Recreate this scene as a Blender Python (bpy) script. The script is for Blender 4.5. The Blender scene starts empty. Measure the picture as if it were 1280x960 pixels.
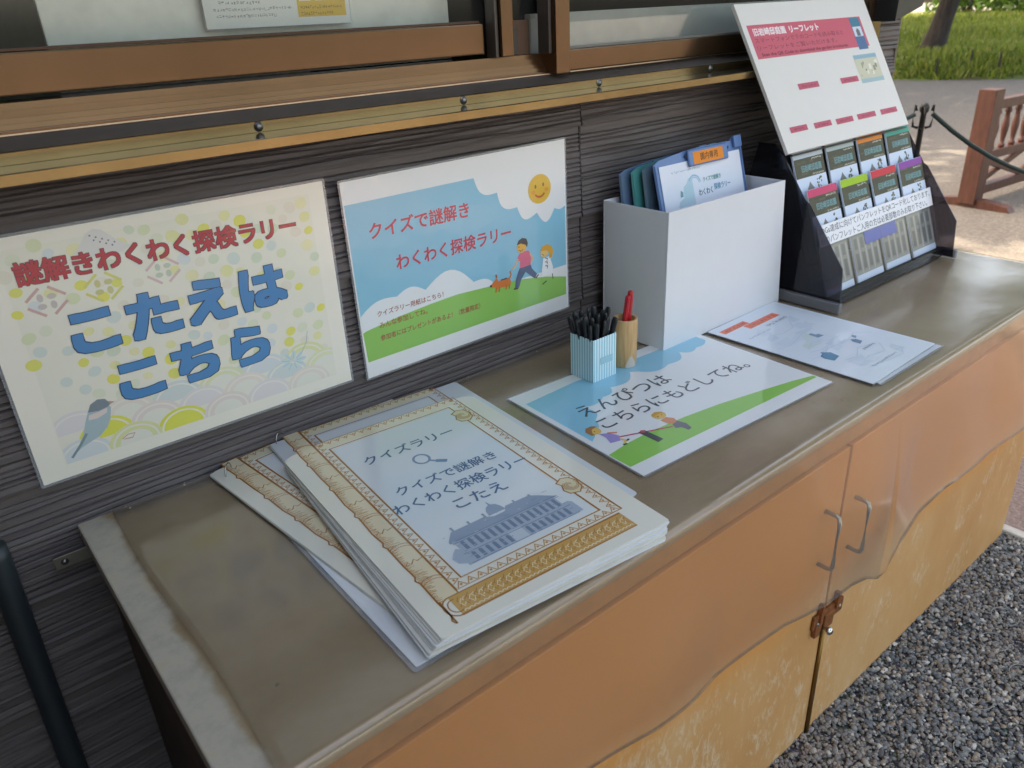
import bpy, bmesh, math, random
import numpy as np
from mathutils import Matrix, Vector

random.seed(7)
RNG = np.random.default_rng(7)
SC = bpy.context.scene
COL = SC.collection

# ------------------------------------------------------------------ camera
cam_d = bpy.data.cameras.new('camera')
cam = bpy.data.objects.new('camera', cam_d)
COL.objects.link(cam)
_R = ((0.769852, 0.55890205, 0.30814996), (-0.63657239, 0.70712594, 0.30781245), (-0.04586382, -0.43312978, 0.90016393))
cam.matrix_world = Matrix(((_R[0][0], _R[0][2], -_R[0][1], 0.0965),
                           (_R[1][0], _R[1][2], -_R[1][1], -0.996),
                           (_R[2][0], _R[2][2], -_R[2][1], 0.554),
                           (0, 0, 0, 1)))
cam_d.sensor_width = 36.0
cam_d.lens = 36.0 * 969.55 / 1280.0
cam_d.clip_start = 0.02
cam_d.clip_end = 400.0
cam_d.dof.use_dof = True
cam_d.dof.focus_distance = 1.15
cam_d.dof.aperture_fstop = 8.0
SC.camera = cam

# ------------------------------------------------------------------ sky, sun, exposure
SUN_AZ = Vector((-0.30, 0.75, 0)).normalized()      # horizontal direction towards the sun
SUN_EL = math.radians(50)
world = bpy.data.worlds.new('World')
SC.world = world
world.use_nodes = True
wn = world.node_tree
for n in list(wn.nodes):
    wn.nodes.remove(n)
_o = wn.nodes.new('ShaderNodeOutputWorld')
_b = wn.nodes.new('ShaderNodeBackground')
_s = wn.nodes.new('ShaderNodeTexSky')
_s.sky_type = 'NISHITA'
_s.sun_disc = False
_s.sun_elevation = SUN_EL
_s.sun_rotation = math.atan2(SUN_AZ.x, SUN_AZ.y)
_s.air_density = 1.0
_s.dust_density = 6.0
_s.ozone_density = 1.0
_b.inputs['Strength'].default_value = 0.15
wn.links.new(_s.outputs[0], _b.inputs[0])
wn.links.new(_b.outputs[0], _o.inputs[0])
sun_d = bpy.data.lights.new('sun', 'SUN')
sun_d.energy = 2.0
sun_d.angle = math.radians(0.53)
sun_d.color = (1.0, 0.94, 0.84)
sun = bpy.data.objects.new('sun', sun_d)
COL.objects.link(sun)
_sd = Vector((SUN_AZ.x * math.cos(SUN_EL), SUN_AZ.y * math.cos(SUN_EL), math.sin(SUN_EL)))
sun.rotation_euler = _sd.to_track_quat('Z', 'Y').to_euler()
SC.view_settings.view_transform = 'Standard'
SC.view_settings.look = 'None'
SC.view_settings.gamma = 1.0
SC.view_settings.use_curve_mapping = False
SC.view_settings.exposure = 2.8
SC.view_settings.use_white_balance = True           # the camera's white balance, set for open shade
SC.view_settings.white_balance_temperature = 8000
SC.view_settings.white_balance_tint = 10
GZ = -0.679                                          # ground level (the counter top is z = 0)

# ------------------------------------------------------------------ materials
def lin(h):
    if not isinstance(h, str):
        return tuple(h)
    h = h.lstrip('#')
    v = [int(h[i:i + 2], 16) / 255 for i in (0, 2, 4)]
    return tuple(c / 12.92 if c <= 0.04045 else ((c + 0.055) / 1.055) ** 2.4 for c in v)

MATS = {}
def newmat(name):
    m = bpy.data.materials.new(name)
    m.use_nodes = True
    nt = m.node_tree
    return m, nt, nt.nodes['Principled BSDF']

def N(nt, t, **kw):
    n = nt.nodes.new(t)
    for k, v in kw.items():
        if k in n.inputs.keys():
            n.inputs[k].default_value = v
        else:
            setattr(n, k, v)
    return n

def coords(nt, scale=(1, 1, 1), kind='Object'):
    t = nt.nodes.new('ShaderNodeTexCoord')
    mp = nt.nodes.new('ShaderNodeMapping')
    mp.inputs['Scale'].default_value = scale
    nt.links.new(t.outputs[kind], mp.inputs['Vector'])
    return mp.outputs['Vector']

def ramp(nt, fac, stops):
    r = nt.nodes.new('ShaderNodeValToRGB')
    el = r.color_ramp.elements
    while len(el) > 1:
        el.remove(el[-1])
    el[0].position = stops[0][0]
    el[0].color = (*lin(stops[0][1]), 1)
    for p, c in stops[1:]:
        e = el.new(p)
        e.color = (*lin(c), 1)
    nt.links.new(fac, r.inputs['Fac'])
    return r.outputs['Color']

def mixc(nt, fac, a, b, mode='MIX'):
    m = nt.nodes.new('ShaderNodeMix')
    m.data_type = 'RGBA'
    m.blend_type = mode
    for s, v in ((0, fac), (6, a), (7, b)):
        if hasattr(v, 'is_output'):
            nt.links.new(v, m.inputs[s])
        elif s == 0:
            m.inputs[s].default_value = v
        else:
            m.inputs[s].default_value = (*lin(v), 1)
    return m.outputs[2]

def noise(nt, vec, scale, detail=4, rough=0.6, dist=0.0):
    n = nt.nodes.new('ShaderNodeTexNoise')
    n.inputs['Scale'].default_value = scale
    n.inputs['Detail'].default_value = detail
    n.inputs['Roughness'].default_value = rough
    n.inputs['Distortion'].default_value = dist
    nt.links.new(vec, n.inputs['Vector'])
    return n.outputs['Fac']

def bump(nt, b, fac, strength, dist=0.01):
    n = nt.nodes.new('ShaderNodeBump')
    n.inputs['Strength'].default_value = strength
    n.inputs['Distance'].default_value = dist
    nt.links.new(fac, n.inputs['Height'])
    nt.links.new(n.outputs[0], b.inputs['Normal'])

def plain(name, col, rough=0.5, metal=0.0, coat=0.0, var=0.08, scale=30, bmp=0.0, coat_rough=0.08):
    """A principled material with a little uneven tone."""
    if name in MATS:
        return MATS[name]
    m, nt, b = newmat(name)
    c = lin(col)
    v = coords(nt)
    f = noise(nt, v, scale)
    hi = tuple(min(1, x * (1 + var)) for x in c)
    lo = tuple(x * (1 - var) for x in c)
    nt.links.new(ramp(nt, f, [(0.3, lo), (0.7, hi)]), b.inputs['Base Color'])
    b.inputs['Roughness'].default_value = rough
    b.inputs['Metallic'].default_value = metal
    b.inputs['Coat Weight'].default_value = coat
    b.inputs['Coat Roughness'].default_value = coat_rough
    if bmp:
        bump(nt, b, noise(nt, v, scale * 2), bmp, 0.002)
    MATS[name] = m
    return m

def ink(col):
    """Flat print under laminating film."""
    key = 'ink_' + (col if isinstance(col, str) else '%.2f_%.2f_%.2f' % tuple(col))
    if key in MATS:
        return MATS[key]
    m, nt, b = newmat(key)
    b.inputs['Base Color'].default_value = (*lin(col), 1)
    b.inputs['Roughness'].default_value = 0.5
    b.inputs['Coat Weight'].default_value = 1.0
    b.inputs['Coat Roughness'].default_value = 0.09
    v = coords(nt)
    nb = nt.nodes.new('ShaderNodeBump')
    nb.inputs['Strength'].default_value = 0.25
    nb.inputs['Distance'].default_value = 0.004
    nt.links.new(noise(nt, v, 14, 2), nb.inputs['Height'])
    nt.links.new(nb.outputs[0], b.inputs['Coat Normal'])
    MATS[key] = m
    return m

def matte(col):
    key = 'print_' + col
    if key not in MATS:
        m, nt, b = newmat(key)
        b.inputs['Base Color'].default_value = (*lin(col), 1)
        b.inputs['Roughness'].default_value = 0.6
        MATS[key] = m
    return MATS[key]

def clear(name, tint=(0.95, 0.95, 0.95), haze=0.08, haze_col=(0.8, 0.8, 0.8), rough=0.08, gloss=1.0, bmp=0.0, bscale=6, f0=0.03):
    """Thin clear plastic: transparent, fresnel gloss and a little milky haze."""
    if name in MATS:
        return MATS[name]
    m, nt, b = newmat(name)
    nt.nodes.remove(b)
    out = nt.nodes['Material Output']
    tr = N(nt, 'ShaderNodeBsdfTransparent')
    tr.inputs[0].default_value = (*tint, 1)
    df = N(nt, 'ShaderNodeBsdfDiffuse')
    df.inputs[0].default_value = (*haze_col, 1)
    gl = N(nt, 'ShaderNodeBsdfGlossy')
    gl.inputs['Roughness'].default_value = rough
    gl.inputs['Color'].default_value = (gloss, gloss, gloss, 1)
    m1 = N(nt, 'ShaderNodeMixShader')
    m1.inputs[0].default_value = haze
    nt.links.new(tr.outputs[0], m1.inputs[1])
    nt.links.new(df.outputs[0], m1.inputs[2])
    lw = N(nt, 'ShaderNodeLayerWeight')
    lw.inputs['Blend'].default_value = 0.5
    pw = N(nt, 'ShaderNodeMath', operation='POWER')
    nt.links.new(lw.outputs['Facing'], pw.inputs[0])
    pw.inputs[1].default_value = 4.5
    fr = N(nt, 'ShaderNodeMath', operation='MULTIPLY_ADD')
    nt.links.new(pw.outputs[0], fr.inputs[0])
    fr.inputs[1].default_value = 0.75
    fr.inputs[2].default_value = f0
    m2 = N(nt, 'ShaderNodeMixShader')
    nt.links.new(fr.outputs[0], m2.inputs[0])
    nt.links.new(m1.outputs[0], m2.inputs[1])
    nt.links.new(gl.outputs[0], m2.inputs[2])
    nt.links.new(m2.outputs[0], out.inputs['Surface'])
    if bmp:
        v = coords(nt)
        nb = nt.nodes.new('ShaderNodeBump')
        nb.inputs['Strength'].default_value = bmp
        nb.inputs['Distance'].default_value = 0.01
        nt.links.new(noise(nt, v, bscale, 3), nb.inputs['Height'])
        nt.links.new(nb.outputs[0], gl.inputs['Normal'])
        nt.links.new(nb.outputs[0], lw.inputs['Normal'])
    MATS[name] = m
    return m

# ------------------------------------------------------------------ mesh helpers
def obj(name, verts, faces, mat, parent=None, mw=None, smooth=False):
    me = bpy.data.meshes.new(name)
    me.from_pydata([tuple(v) for v in verts], [], faces)
    me.validate()
    return link(name, me, mat, parent, mw, smooth)

def link(name, me, mat, parent=None, mw=None, smooth=False):
    if mat is not None and not me.materials:
        for mm in (mat if isinstance(mat, (list, tuple)) else [mat]):
            me.materials.append(mm)
    if smooth and len(me.polygons):
        me.polygons.foreach_set('use_smooth', [True] * len(me.polygons))
    o = bpy.data.objects.new(name, me)
    COL.objects.link(o)
    if parent is not None:
        o.parent = parent
    if mw is not None:
        o.matrix_local = mw
    return o

def bm_obj(name, bm, mat, parent=None, mw=None, smooth=False):
    me = bpy.data.meshes.new(name)
    bm.normal_update()
    bm.to_mesh(me)
    bm.free()
    return link(name, me, mat, parent, mw, smooth)

def box_bm(x0, x1, y0, y1, z0, z1, bev=0.0, seg=2, bm=None):
    bm2 = bmesh.new()
    vs = [bm2.verts.new((x, y, z)) for x in (x0, x1) for y in (y0, y1) for z in (z0, z1)]
    for f in ((0, 1, 3, 2), (4, 6, 7, 5), (0, 4, 5, 1), (2, 3, 7, 6), (0, 2, 6, 4), (1, 5, 7, 3)):
        bm2.faces.new([vs[i] for i in f])
    if bev:
        bmesh.ops.bevel(bm2, geom=list(bm2.edges), offset=bev, segments=seg, affect='EDGES', profile=0.6)
    bmesh.ops.recalc_face_normals(bm2, faces=list(bm2.faces))
    if bm is None:
        return bm2
    tmp = bpy.data.meshes.new('tmp')
    bm2.to_mesh(tmp)
    bm.from_mesh(tmp)
    bpy.data.meshes.remove(tmp)
    bm2.free()
    return bm

def box(name, x0, x1, y0, y1, z0, z1, mat, parent=None, bev=0.0015, mw=None):
    return bm_obj(name, box_bm(x0, x1, y0, y1, z0, z1, bev), mat, parent, mw)

def tube(pts, r, seg=10, caps=True, bm=None, close=False):
    """A round tube along points; r a number or one radius per point."""
    bm = bm or bmesh.new()
    P = [Vector(p) for p in pts]
    n = len(P)
    rs = r if isinstance(r, (list, tuple)) else [r] * n
    rings = []
    ref = None
    for i in range(n):
        if close:
            d = P[(i + 1) % n] - P[i - 1]
        else:
            d = P[min(i + 1, n - 1)] - P[max(i - 1, 0)]
        d.normalize()
        if ref is None:
            ref = Vector((0, 0, 1)) if abs(d.z) < 0.9 else Vector((1, 0, 0))
        a = d.cross(ref).normalized()
        b = d.cross(a).normalized()
        ref = -(a.cross(d)) if False else ref
        rings.append([bm.verts.new(P[i] + rs[i] * (math.cos(t) * a + math.sin(t) * b)) for t in [2 * math.pi * k / seg for k in range(seg)]])
    m = n if close else n - 1
    for i in range(m):
        A, B = rings[i], rings[(i + 1) % n]
        for k in range(seg):
            bm.faces.new((A[k], A[(k + 1) % seg], B[(k + 1) % seg], B[k]))
    if caps and not close:
        bm.faces.new(rings[0][::-1])
        bm.faces.new(rings[-1])
    bmesh.ops.recalc_face_normals(bm, faces=list(bm.faces))
    return bm

def lathe(profile, seg=24, bm=None, c=(0, 0, 0)):
    bm = bm or bmesh.new()
    rings = []
    for r, z in profile:
        if r < 1e-6:
            rings.append([bm.verts.new((c[0], c[1], c[2] + z))])
        else:
            rings.append([bm.verts.new((c[0] + r * math.cos(2 * math.pi * k / seg), c[1] + r * math.sin(2 * math.pi * k / seg), c[2] + z)) for k in range(seg)])
    for A, B in zip(rings, rings[1:]):
        if len(A) == 1 and len(B) == 1:
            continue
        for k in range(seg):
            k2 = (k + 1) % seg
            if len(A) == 1:
                bm.faces.new((A[0], B[k2], B[k]))
            elif len(B) == 1:
                bm.faces.new((A[k], A[k2], B[0]))
            else:
                bm.faces.new((A[k], A[k2], B[k2], B[k]))
    bmesh.ops.recalc_face_normals(bm, faces=list(bm.faces))
    return bm

def extrude_x(profile, x0, x1, name, mat, parent=None, closed=True):
    """profile: list of (y, z); swept along x, ends capped."""
    bm = bmesh.new()
    A = [bm.verts.new((x0, y, z)) for y, z in profile]
    B = [bm.verts.new((x1, y, z)) for y, z in profile]
    n = len(profile)
    for i in range(n if closed else n - 1):
        j = (i + 1) % n
        bm.faces.new((A[i], A[j], B[j], B[i]))
    if closed:
        bm.faces.new(A[::-1])
        bm.faces.new(B)
    bmesh.ops.recalc_face_normals(bm, faces=list(bm.faces))
    return bm_obj(name, bm, mat, parent)

def empty(name, label=None, cat=None, group=None, mw=None, loc=None):
    o = bpy.data.objects.new(name, None)
    COL.objects.link(o)
    o.empty_display_size = 0.05
    if mw is not None:
        o.matrix_world = mw
    if loc is not None:
        o.location = loc
    return tag(o, label, cat, group)

def tag(o, label=None, cat=None, group=None, kind=None):
    if label:
        o['label'] = label
    if cat:
        o['category'] = cat
    if group:
        o['group'] = group
    if kind:
        o['kind'] = kind
    return o

def frame(origin, X, Y):
    X = Vector(X).normalized()
    Y = Vector(Y)
    Y = (Y - X * Y.dot(X)).normalized()
    Z = X.cross(Y)
    o = Vector(origin)
    return Matrix(((X.x, Y.x, Z.x, o.x), (X.y, Y.y, Z.y, o.y), (X.z, Y.z, Z.z, o.z), (0, 0, 0, 1)))

# ------------------------------------------------------------------ print on sheets (all page sizes in mm)
TEXT_CACHE = {}
def text_mesh(body):
    key = body
    if key in TEXT_CACHE:
        return TEXT_CACHE[key]
    cu = bpy.data.curves.new('txt', 'FONT')
    cu.body = body
    cu.size = 1.0
    cu.resolution_u = 3
    ob = bpy.data.objects.new('txt', cu)
    COL.objects.link(ob)
    bpy.context.view_layer.update()
    ev = ob.evaluated_get(bpy.context.evaluated_depsgraph_get())
    me = ev.to_mesh()
    V = np.array([v.co[:2] for v in me.vertices]) if len(me.vertices) else np.zeros((1, 2))
    F = [tuple(p.vertices) for p in me.polygons]
    ev.to_mesh_clear()
    bpy.data.objects.remove(ob)
    bpy.data.curves.remove(cu)
    TEXT_CACHE[key] = (V, F)
    return V, F

class Page:
    """Collects flat print for one sheet: polygons go to one mesh per (part name, colour)."""
    def __init__(self, root, inkf=ink, base=0.0):
        self.root, self.inkf = root, inkf
        self.zc, self.k = base + 1e-4, 0
        self.b = {}
    def next(self):
        self.zc += 4e-5
    def z(self, name=''):
        if name in FINE:
            self.k = (self.k + 1) % 8
            return self.zc + self.k * 3.1e-6
        if name != 'pastel_dot':
            self.zc += 4e-6
        return self.zc
    def add(self, name, col, V, F):
        d = self.b.setdefault((name, col), ([], [], []))
        n, m = len(d[0]), len(d[1])
        d[0].extend(V)
        d[1].extend([tuple(i + n for i in f) for f in F])
        d[2].append((n, len(d[0]), m, len(d[1])))
    def poly(self, name, col, pts):
        z = self.z(name)
        self.add(name, col, [(x / 1000, y / 1000, z) for x, y in pts], [tuple(range(len(pts)))])
    def rect(self, name, col, x0, y0, x1, y1):
        self.poly(name, col, [(x0, y0), (x1, y0), (x1, y1), (x0, y1)])
    def ell(self, name, col, x, y, rx, ry=None, a0=0, a1=360, n=20, rot=0):
        ry = ry or rx
        c, s = math.cos(rot), math.sin(rot)
        pts = []
        full = abs(a1 - a0) >= 360
        for i in range(n if full else n + 1):
            t = math.radians(a0 + (a1 - a0) * i / n)
            ex, ey = rx * math.cos(t), ry * math.sin(t)
            pts.append((x + ex * c - ey * s, y + ex * s + ey * c))
        self.poly(name, col, pts)
    def stroke(self, name, col, pts, w, close=False):
        P = [Vector((x, y)) for x, y in pts]
        n = len(P)
        L, Rr = [], []
        for i in range(n):
            if close:
                a, b = P[i - 1], P[(i + 1) % n]
            else:
                a, b = P[max(i - 1, 0)], P[min(i + 1, n - 1)]
            d = b - a
            if d.length < 1e-9:
                d = Vector((1, 0))
            d.normalize()
            m = Vector((-d.y, d.x)) * (w / 2)
            if 0 < i < n - 1 or close:
                e = (P[i] - a)
                if e.length > 1e-9:
                    e.normalize()
                    m *= 1 / max(0.5, abs(e.dot(d)))
            L.append(P[i] + m)
            Rr.append(P[i] - m)
        z = self.z(name)
        V = [(p.x / 1000, p.y / 1000, z) for p in L + Rr]
        F = []
        for i in range(n if close else n - 1):
            j = (i + 1) % n
            F.append((i, n + i, n + j, j))
        self.add(name, col, V, F)
    def arc(self, name, col, x, y, r, w, a0, a1, n=14, ry=None):
        ry = ry or r
        self.stroke(name, col, [(x + r * math.cos(math.radians(a0 + (a1 - a0) * i / n)), y + ry * math.sin(math.radians(a0 + (a1 - a0) * i / n))) for i in range(n + 1)], w)
    def box(self, name, col, x0, y0, x1, y1, w):
        self.stroke(name, col, [(x0, y0), (x1, y0), (x1, y1), (x0, y1)], w, close=True)
    def text(self, body, col, x0, x1, y0, y1, bold=0.0, name='lettering', skew=0.0, sharp=False):
        """Lettering fitted to a rectangle; bold thickens the strokes by that many mm all round."""
        V, F = text_mesh(body)
        lo, hi = V.min(0), V.max(0)
        s = ((x1 - x0 - 2 * bold) / (hi[0] - lo[0]), (y1 - y0 - 2 * bold) / (hi[1] - lo[1]))
        W, G = [], []
        offs = [(0, 0)] if bold <= 0 else [(bold * math.cos(t), bold * math.sin(t)) for t in [2 * math.pi * k / 12 for k in range(12)]] + [(0, 0)]
        if sharp:
            b = bold
            offs = [(b, b), (-b, b), (-b, -b), (b, -b), (b, 0), (0, b), (-b, 0), (0, -b), (0, 0), (b, b / 2), (b / 2, b), (-b / 2, b), (-b, b / 2), (-b, -b / 2), (-b / 2, -b), (b / 2, -b), (b, -b / 2)]
        elif bold > 1.6:
            offs += [(bold * .5 * math.cos(t), bold * .5 * math.sin(t)) for t in [2 * math.pi * k / 6 for k in range(6)]]
        self.zc += 1e-5
        for k, (ox, oy) in enumerate(offs):
            n = len(W)
            z = self.zc + k * 2e-6
            W += [((x0 + bold + ox + (v[0] - lo[0]) * s[0]) / 1000, (y0 + bold + oy + (v[1] - lo[1]) * s[1] + skew * (v[0] - lo[0]) * s[0]) / 1000, z) for v in V]
            G += [tuple(i + n for i in f) for f in F]
        self.zc += len(offs) * 2e-6
        self.add(name, col, W, G)
    def marks(self, name, col, x0, x1, y0, y1, n, seed, w=None):
        """Writing too small to read in the photograph: little strokes, no words."""
        r = random.Random(seed)
        cw = (x1 - x0) / n
        h = y1 - y0
        w = w or h * 0.13
        for i in range(n):
            a, b = x0 + i * cw + cw * 0.12, x0 + (i + 1) * cw - cw * 0.12
            for _ in range(r.choice((2, 3, 3, 4))):
                if r.random() < 0.5:
                    yy = y0 + r.random() * h
                    self.stroke(name, col, [(a, yy), (b, yy + r.uniform(-.1, .1) * h)], w)
                else:
                    xx = r.uniform(a, b)
                    self.stroke(name, col, [(xx, y0 + r.random() * h * .3), (xx + r.uniform(-.2, .2) * cw, y1 - r.random() * h * .3)], w)
    def build(self):
        """Pieces one can pick out become parts of their own; tiny ones stay joined."""
        for (name, col), (V, F, runs) in self.b.items():
            if name in FINE or name in WHOLE:
                o = obj(name, V, F, self.inkf(col), self.root)
                if name in FINE:
                    o['kind'] = 'stuff'
                continue
            for v0, v1, f0, f1 in runs:
                obj(name, V[v0:v1], [tuple(i - v0 for i in f) for f in F[f0:f1]], self.inkf(col), self.root)

FINE = {'small_print', 'grey_print', 'gilt_hatching', 'leaf_border', 'scallop', 'band_pattern', 'mansion_window', 'mansion_detail',
        'title_texture', 'map_writing', 'tape_writing', 'tag_writing', 'mountain_dot', 'map_picture_item', 'gilt_line', 'ornament_line', 'flower_line', 'palm_print', 'facade_window', 'facade_column', 'mansion_chimney', 'mansion_cornice', 'kite_flower'}
WHOLE = {'magnifier', 'rainbow_print'}

def rounded(w, h, r, n=5):
    pts = []
    b, t = r if isinstance(r, tuple) else (r, r)           # corner radius at the bottom, at the top
    for cx, cy, a, r in ((w - b, b, -90, b), (w - t, h - t, 0, t), (t, h - t, 90, t), (b, b, 180, b)):
        for i in range(n + 1):
            t = math.radians(a + 90 * i / n)
            pts.append((cx + r * math.cos(t), cy + r * math.sin(t)))
    return pts

FILM = clear('laminating_film', (0.93, 0.94, 0.95), 0.18, (0.75, 0.77, 0.8), 0.06)
def bend_sheet(o, fn):
    for v in o.data.vertices:
        v.co.z += fn(v.co.x, v.co.y)

def sheet_base(root, w, h, col, border=3.0, thick=0.5, radius=3.0, name='paper', mat=None, corner=0.5):
    """Paper slab inside a clear laminated border (w, h in mm, border inside)."""
    a = rounded(w, h, radius)
    b = rounded(w - 2 * border, h - 2 * border, corner)
    b = [(x + border, y + border) for x, y in b]
    n = len(a)
    t = thick / 1000
    V = [(x / 1000, y / 1000, t * .8) for x, y in a] + [(x / 1000, y / 1000, t * .8) for x, y in b] + \
        [(x / 1000, y / 1000, 0.0001) for x, y in a] + [(x / 1000, y / 1000, 0.0001) for x, y in b]
    F = []
    for i in range(n):
        j = (i + 1) % n
        F += [(i, j, n + j, n + i), (2 * n + j, 2 * n + i, 3 * n + i, 3 * n + j), (2 * n + i, 2 * n + j, j, i)]
    obj('laminated_border', V, F, FILM, root)
    V = [(x / 1000, y / 1000, t) for x, y in b] + [(x / 1000, y / 1000, 0) for x, y in b]
    F = [tuple(range(n)), tuple(range(2 * n - 1, n - 1, -1))] + [(n + i, n + (i + 1) % n, (i + 1) % n, i) for i in range(n)]
    return obj(name, V, F, mat or ink(col), root)

# =================================================================== SETTING
# ---------------------------------------------------------------- ground
def ground_mat():
    m, nt, b = newmat('ground_grit')
    v = coords(nt)
    n1 = noise(nt, v, 0.35, 4)
    n2 = noise(nt, v, 55, 3, 0.7)
    n3 = noise(nt, v, 6, 5, 0.65)
    c = ramp(nt, n1, [(0.35, '#57534f'), (0.65, '#635e59')])
    c = mixc(nt, ramp(nt, n3, [(0.4, (0, 0, 0)), (0.75, (0.45, 0.45, 0.45))]), c, '#5a5048')
    g = ramp(nt, n2, [(0.35, '#424040'), (0.5, '#645f5a'), (0.68, '#8c867e')])
    nt.links.new(mixc(nt, 0.4, c, g), b.inputs['Base Color'])
    b.inputs['Roughness'].default_value = 0.95
    bump(nt, b, n2, 0.6, 0.01)
    return m
o = obj('ground', [(-60, -60, GZ), (90, -60, GZ), (90, 90, GZ), (-60, 90, GZ)], [(0, 1, 2, 3)], ground_mat())
tag(o, 'pale grey gritty ground with sun flecks behind the barrier', 'ground', kind='structure')

def gravel_bed_mat():
    m, nt, b = newmat('gravel_bed')
    v = coords(nt)
    vo = nt.nodes.new('ShaderNodeTexVoronoi')
    vo.inputs['Scale'].default_value = 130
    nt.links.new(v, vo.inputs['Vector'])
    c = ramp(nt, vo.outputs['Distance'], [(0.0, '#6d6f70'), (0.5, '#4a4c4e'), (0.9, '#26272a')])
    nt.links.new(mixc(nt, 0.35, c, vo.outputs['Color'], 'OVERLAY'), b.inputs['Base Color'])
    b.inputs['Roughness'].default_value = 0.9
    bump(nt, b, vo.outputs['Distance'], -0.9, 0.006)
    return m
o = obj('gravel_bed', [(-3, -6, GZ + .004), (2.0, -6, GZ + .004), (2.0, .3, GZ + .004), (-3, .3, GZ + .004)], [(0, 1, 2, 3)], gravel_bed_mat())
tag(o, 'dark bed under the grey pea gravel in front of the cabinet', 'ground', kind='structure')

o = box('kerb', 2.004, 2.032, -6, -0.40, GZ - .05, GZ + .016, plain('kerb_stone', '#b9b3a8', 0.85, var=.15, bmp=.4), bev=.004)
tag(o, 'thin pale edging strip between gravel and brown paving', 'kerb', kind='structure')
def paving_mat():
    m, nt, b = newmat('brown_paving')
    v = coords(nt)
    c = ramp(nt, noise(nt, v, 90, 4, .75), [(0.3, '#6e5a52'), (0.55, '#917a6f'), (0.75, '#ac988c')])
    nt.links.new(c, b.inputs['Base Color'])
    b.inputs['Roughness'].default_value = 0.9
    bump(nt, b, noise(nt, v, 160, 3), .5, .004)
    return m
o = obj('pavement', [(2.032, -6, GZ + .012), (3.3, -6, GZ + .012), (3.3, -.1, GZ + .012), (2.032, -.1, GZ + .012)], [(0, 1, 2, 3)], paving_mat())
tag(o, 'brown gritty paving beyond the end of the cabinet', 'pavement', kind='structure')

# pea gravel: real stones in one mesh
def stones(n, x0, x1, y0, y1, z, rmin, rmax, name, mat, zr=.005):
    t = (1 + 5 ** .5) / 2
    ico = np.array([(-1, t, 0), (1, t, 0), (-1, -t, 0), (1, -t, 0), (0, -1, t), (0, 1, t), (0, -1, -t), (0, 1, -t), (t, 0, -1), (t, 0, 1), (-t, 0, -1), (-t, 0, 1)]) / (1 + t * t) ** .5
    tri = np.array([(0, 11, 5), (0, 5, 1), (0, 1, 7), (0, 7, 10), (0, 10, 11), (1, 5, 9), (5, 11, 4), (11, 10, 2), (10, 7, 6), (7, 1, 8), (3, 9, 4), (3, 4, 2), (3, 2, 6), (3, 6, 8), (3, 8, 9), (4, 9, 5), (2, 4, 11), (6, 2, 10), (8, 6, 7), (9, 8, 1)])
    r = rmin + (rmax - rmin) * RNG.random(n) ** 2.2
    sc = np.stack([r * (1 + .5 * RNG.random(n)), r * (.8 + .3 * RNG.random(n)), r * (.55 + .35 * RNG.random(n))], 1)
    V = ico[None] * sc[:, None] * (1 + .18 * RNG.standard_normal((n, 12, 1)))
    a = RNG.random(n) * 6.283
    tl = RNG.normal(0, .35, n)
    c, s = np.cos(tl)[:, None], np.sin(tl)[:, None]
    X, Z = V[..., 0] * c - V[..., 2] * s, V[..., 0] * s + V[..., 2] * c
    c, s = np.cos(a)[:, None], np.sin(a)[:, None]
    Xr, Yr = X * c - V[..., 1] * s, X * s + V[..., 1] * c
    V = np.stack([Xr + (x0 + (x1 - x0) * RNG.random(n))[:, None], Yr + (y0 + (y1 - y0) * RNG.random(n))[:, None], Z + (z + RNG.random(n) * zr)[:, None]], 2).reshape(-1, 3)
    F = (tri[None] + (np.arange(n) * 12)[:, None, None]).reshape(-1, 3)
    me = bpy.data.meshes.new(name)
    me.vertices.add(len(V))
    me.vertices.foreach_set('co', V.ravel())
    me.loops.add(F.size)
    me.loops.foreach_set('vertex_index', F.ravel())
    me.polygons.add(len(F))
    me.polygons.foreach_set('loop_start', np.arange(0, F.size, 3))
    me.update()
    at = me.attributes.new('tone', 'FLOAT', 'POINT')
    at.data.foreach_set('value', np.repeat(RNG.random(n), 12))
    return link(name, me, mat)
def stone_mat():
    m, nt, b = newmat('pebble')
    a = nt.nodes.new('ShaderNodeAttribute')
    a.attribute_name = 'tone'
    c = ramp(nt, a.outputs['Fac'], [(0, '#3a3f43'), (.18, '#555a5e'), (.38, '#6c7071'), (.58, '#858682'), (.74, '#766c60'), (.84, '#938573'), (.93, '#a4a39d'), (1, '#c6c1b6')])
    v = coords(nt)
    patch = ramp(nt, noise(nt, v, 3.2, 4), [(.42, (0, 0, 0)), (.66, (.6, .6, .6))])
    c = mixc(nt, patch, c, '#8b7d70')
    nt.links.new(c, b.inputs['Base Color'])
    b.inputs['Roughness'].default_value = 0.8
    return m
o = stones(42000, .75, 2.002, -1.35, -.515, GZ + .006, .0022, .0062, 'gravel', stone_mat())
tag(o, 'fine grey pea gravel in front of the ochre cabinet', 'gravel', kind='stuff')
# plastic rings of the gravel grid showing through
bm = bmesh.new()
for cx, cy in [(1.60, -.66), (1.555, -.735), (1.66, -.74), (1.50, -.80), (1.42, -.70), (1.36, -.83), (1.30, -.74), (1.58, -.82), (1.70, -.645), (1.25, -.86), (1.47, -.88), (1.80, -.66), (1.76, -.76)]:
    cx += random.uniform(-.01, .01)
    pts = [(cx + .026 * math.cos(t), cy + .026 * math.sin(t), GZ + .0125 + .0012 * math.sin(3 * t + cx * 40)) for t in [2 * math.pi * k / 28 for k in range(28)]]
    tube(pts, .0011, 5, bm=bm, close=True)
o = bm_obj('gravel_grid', bm, plain('grid_plastic', '#7f807c', .6))
tag(o, 'faint grey plastic rings of the grid among the gravel', 'gravel grid', kind='stuff')

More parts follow.
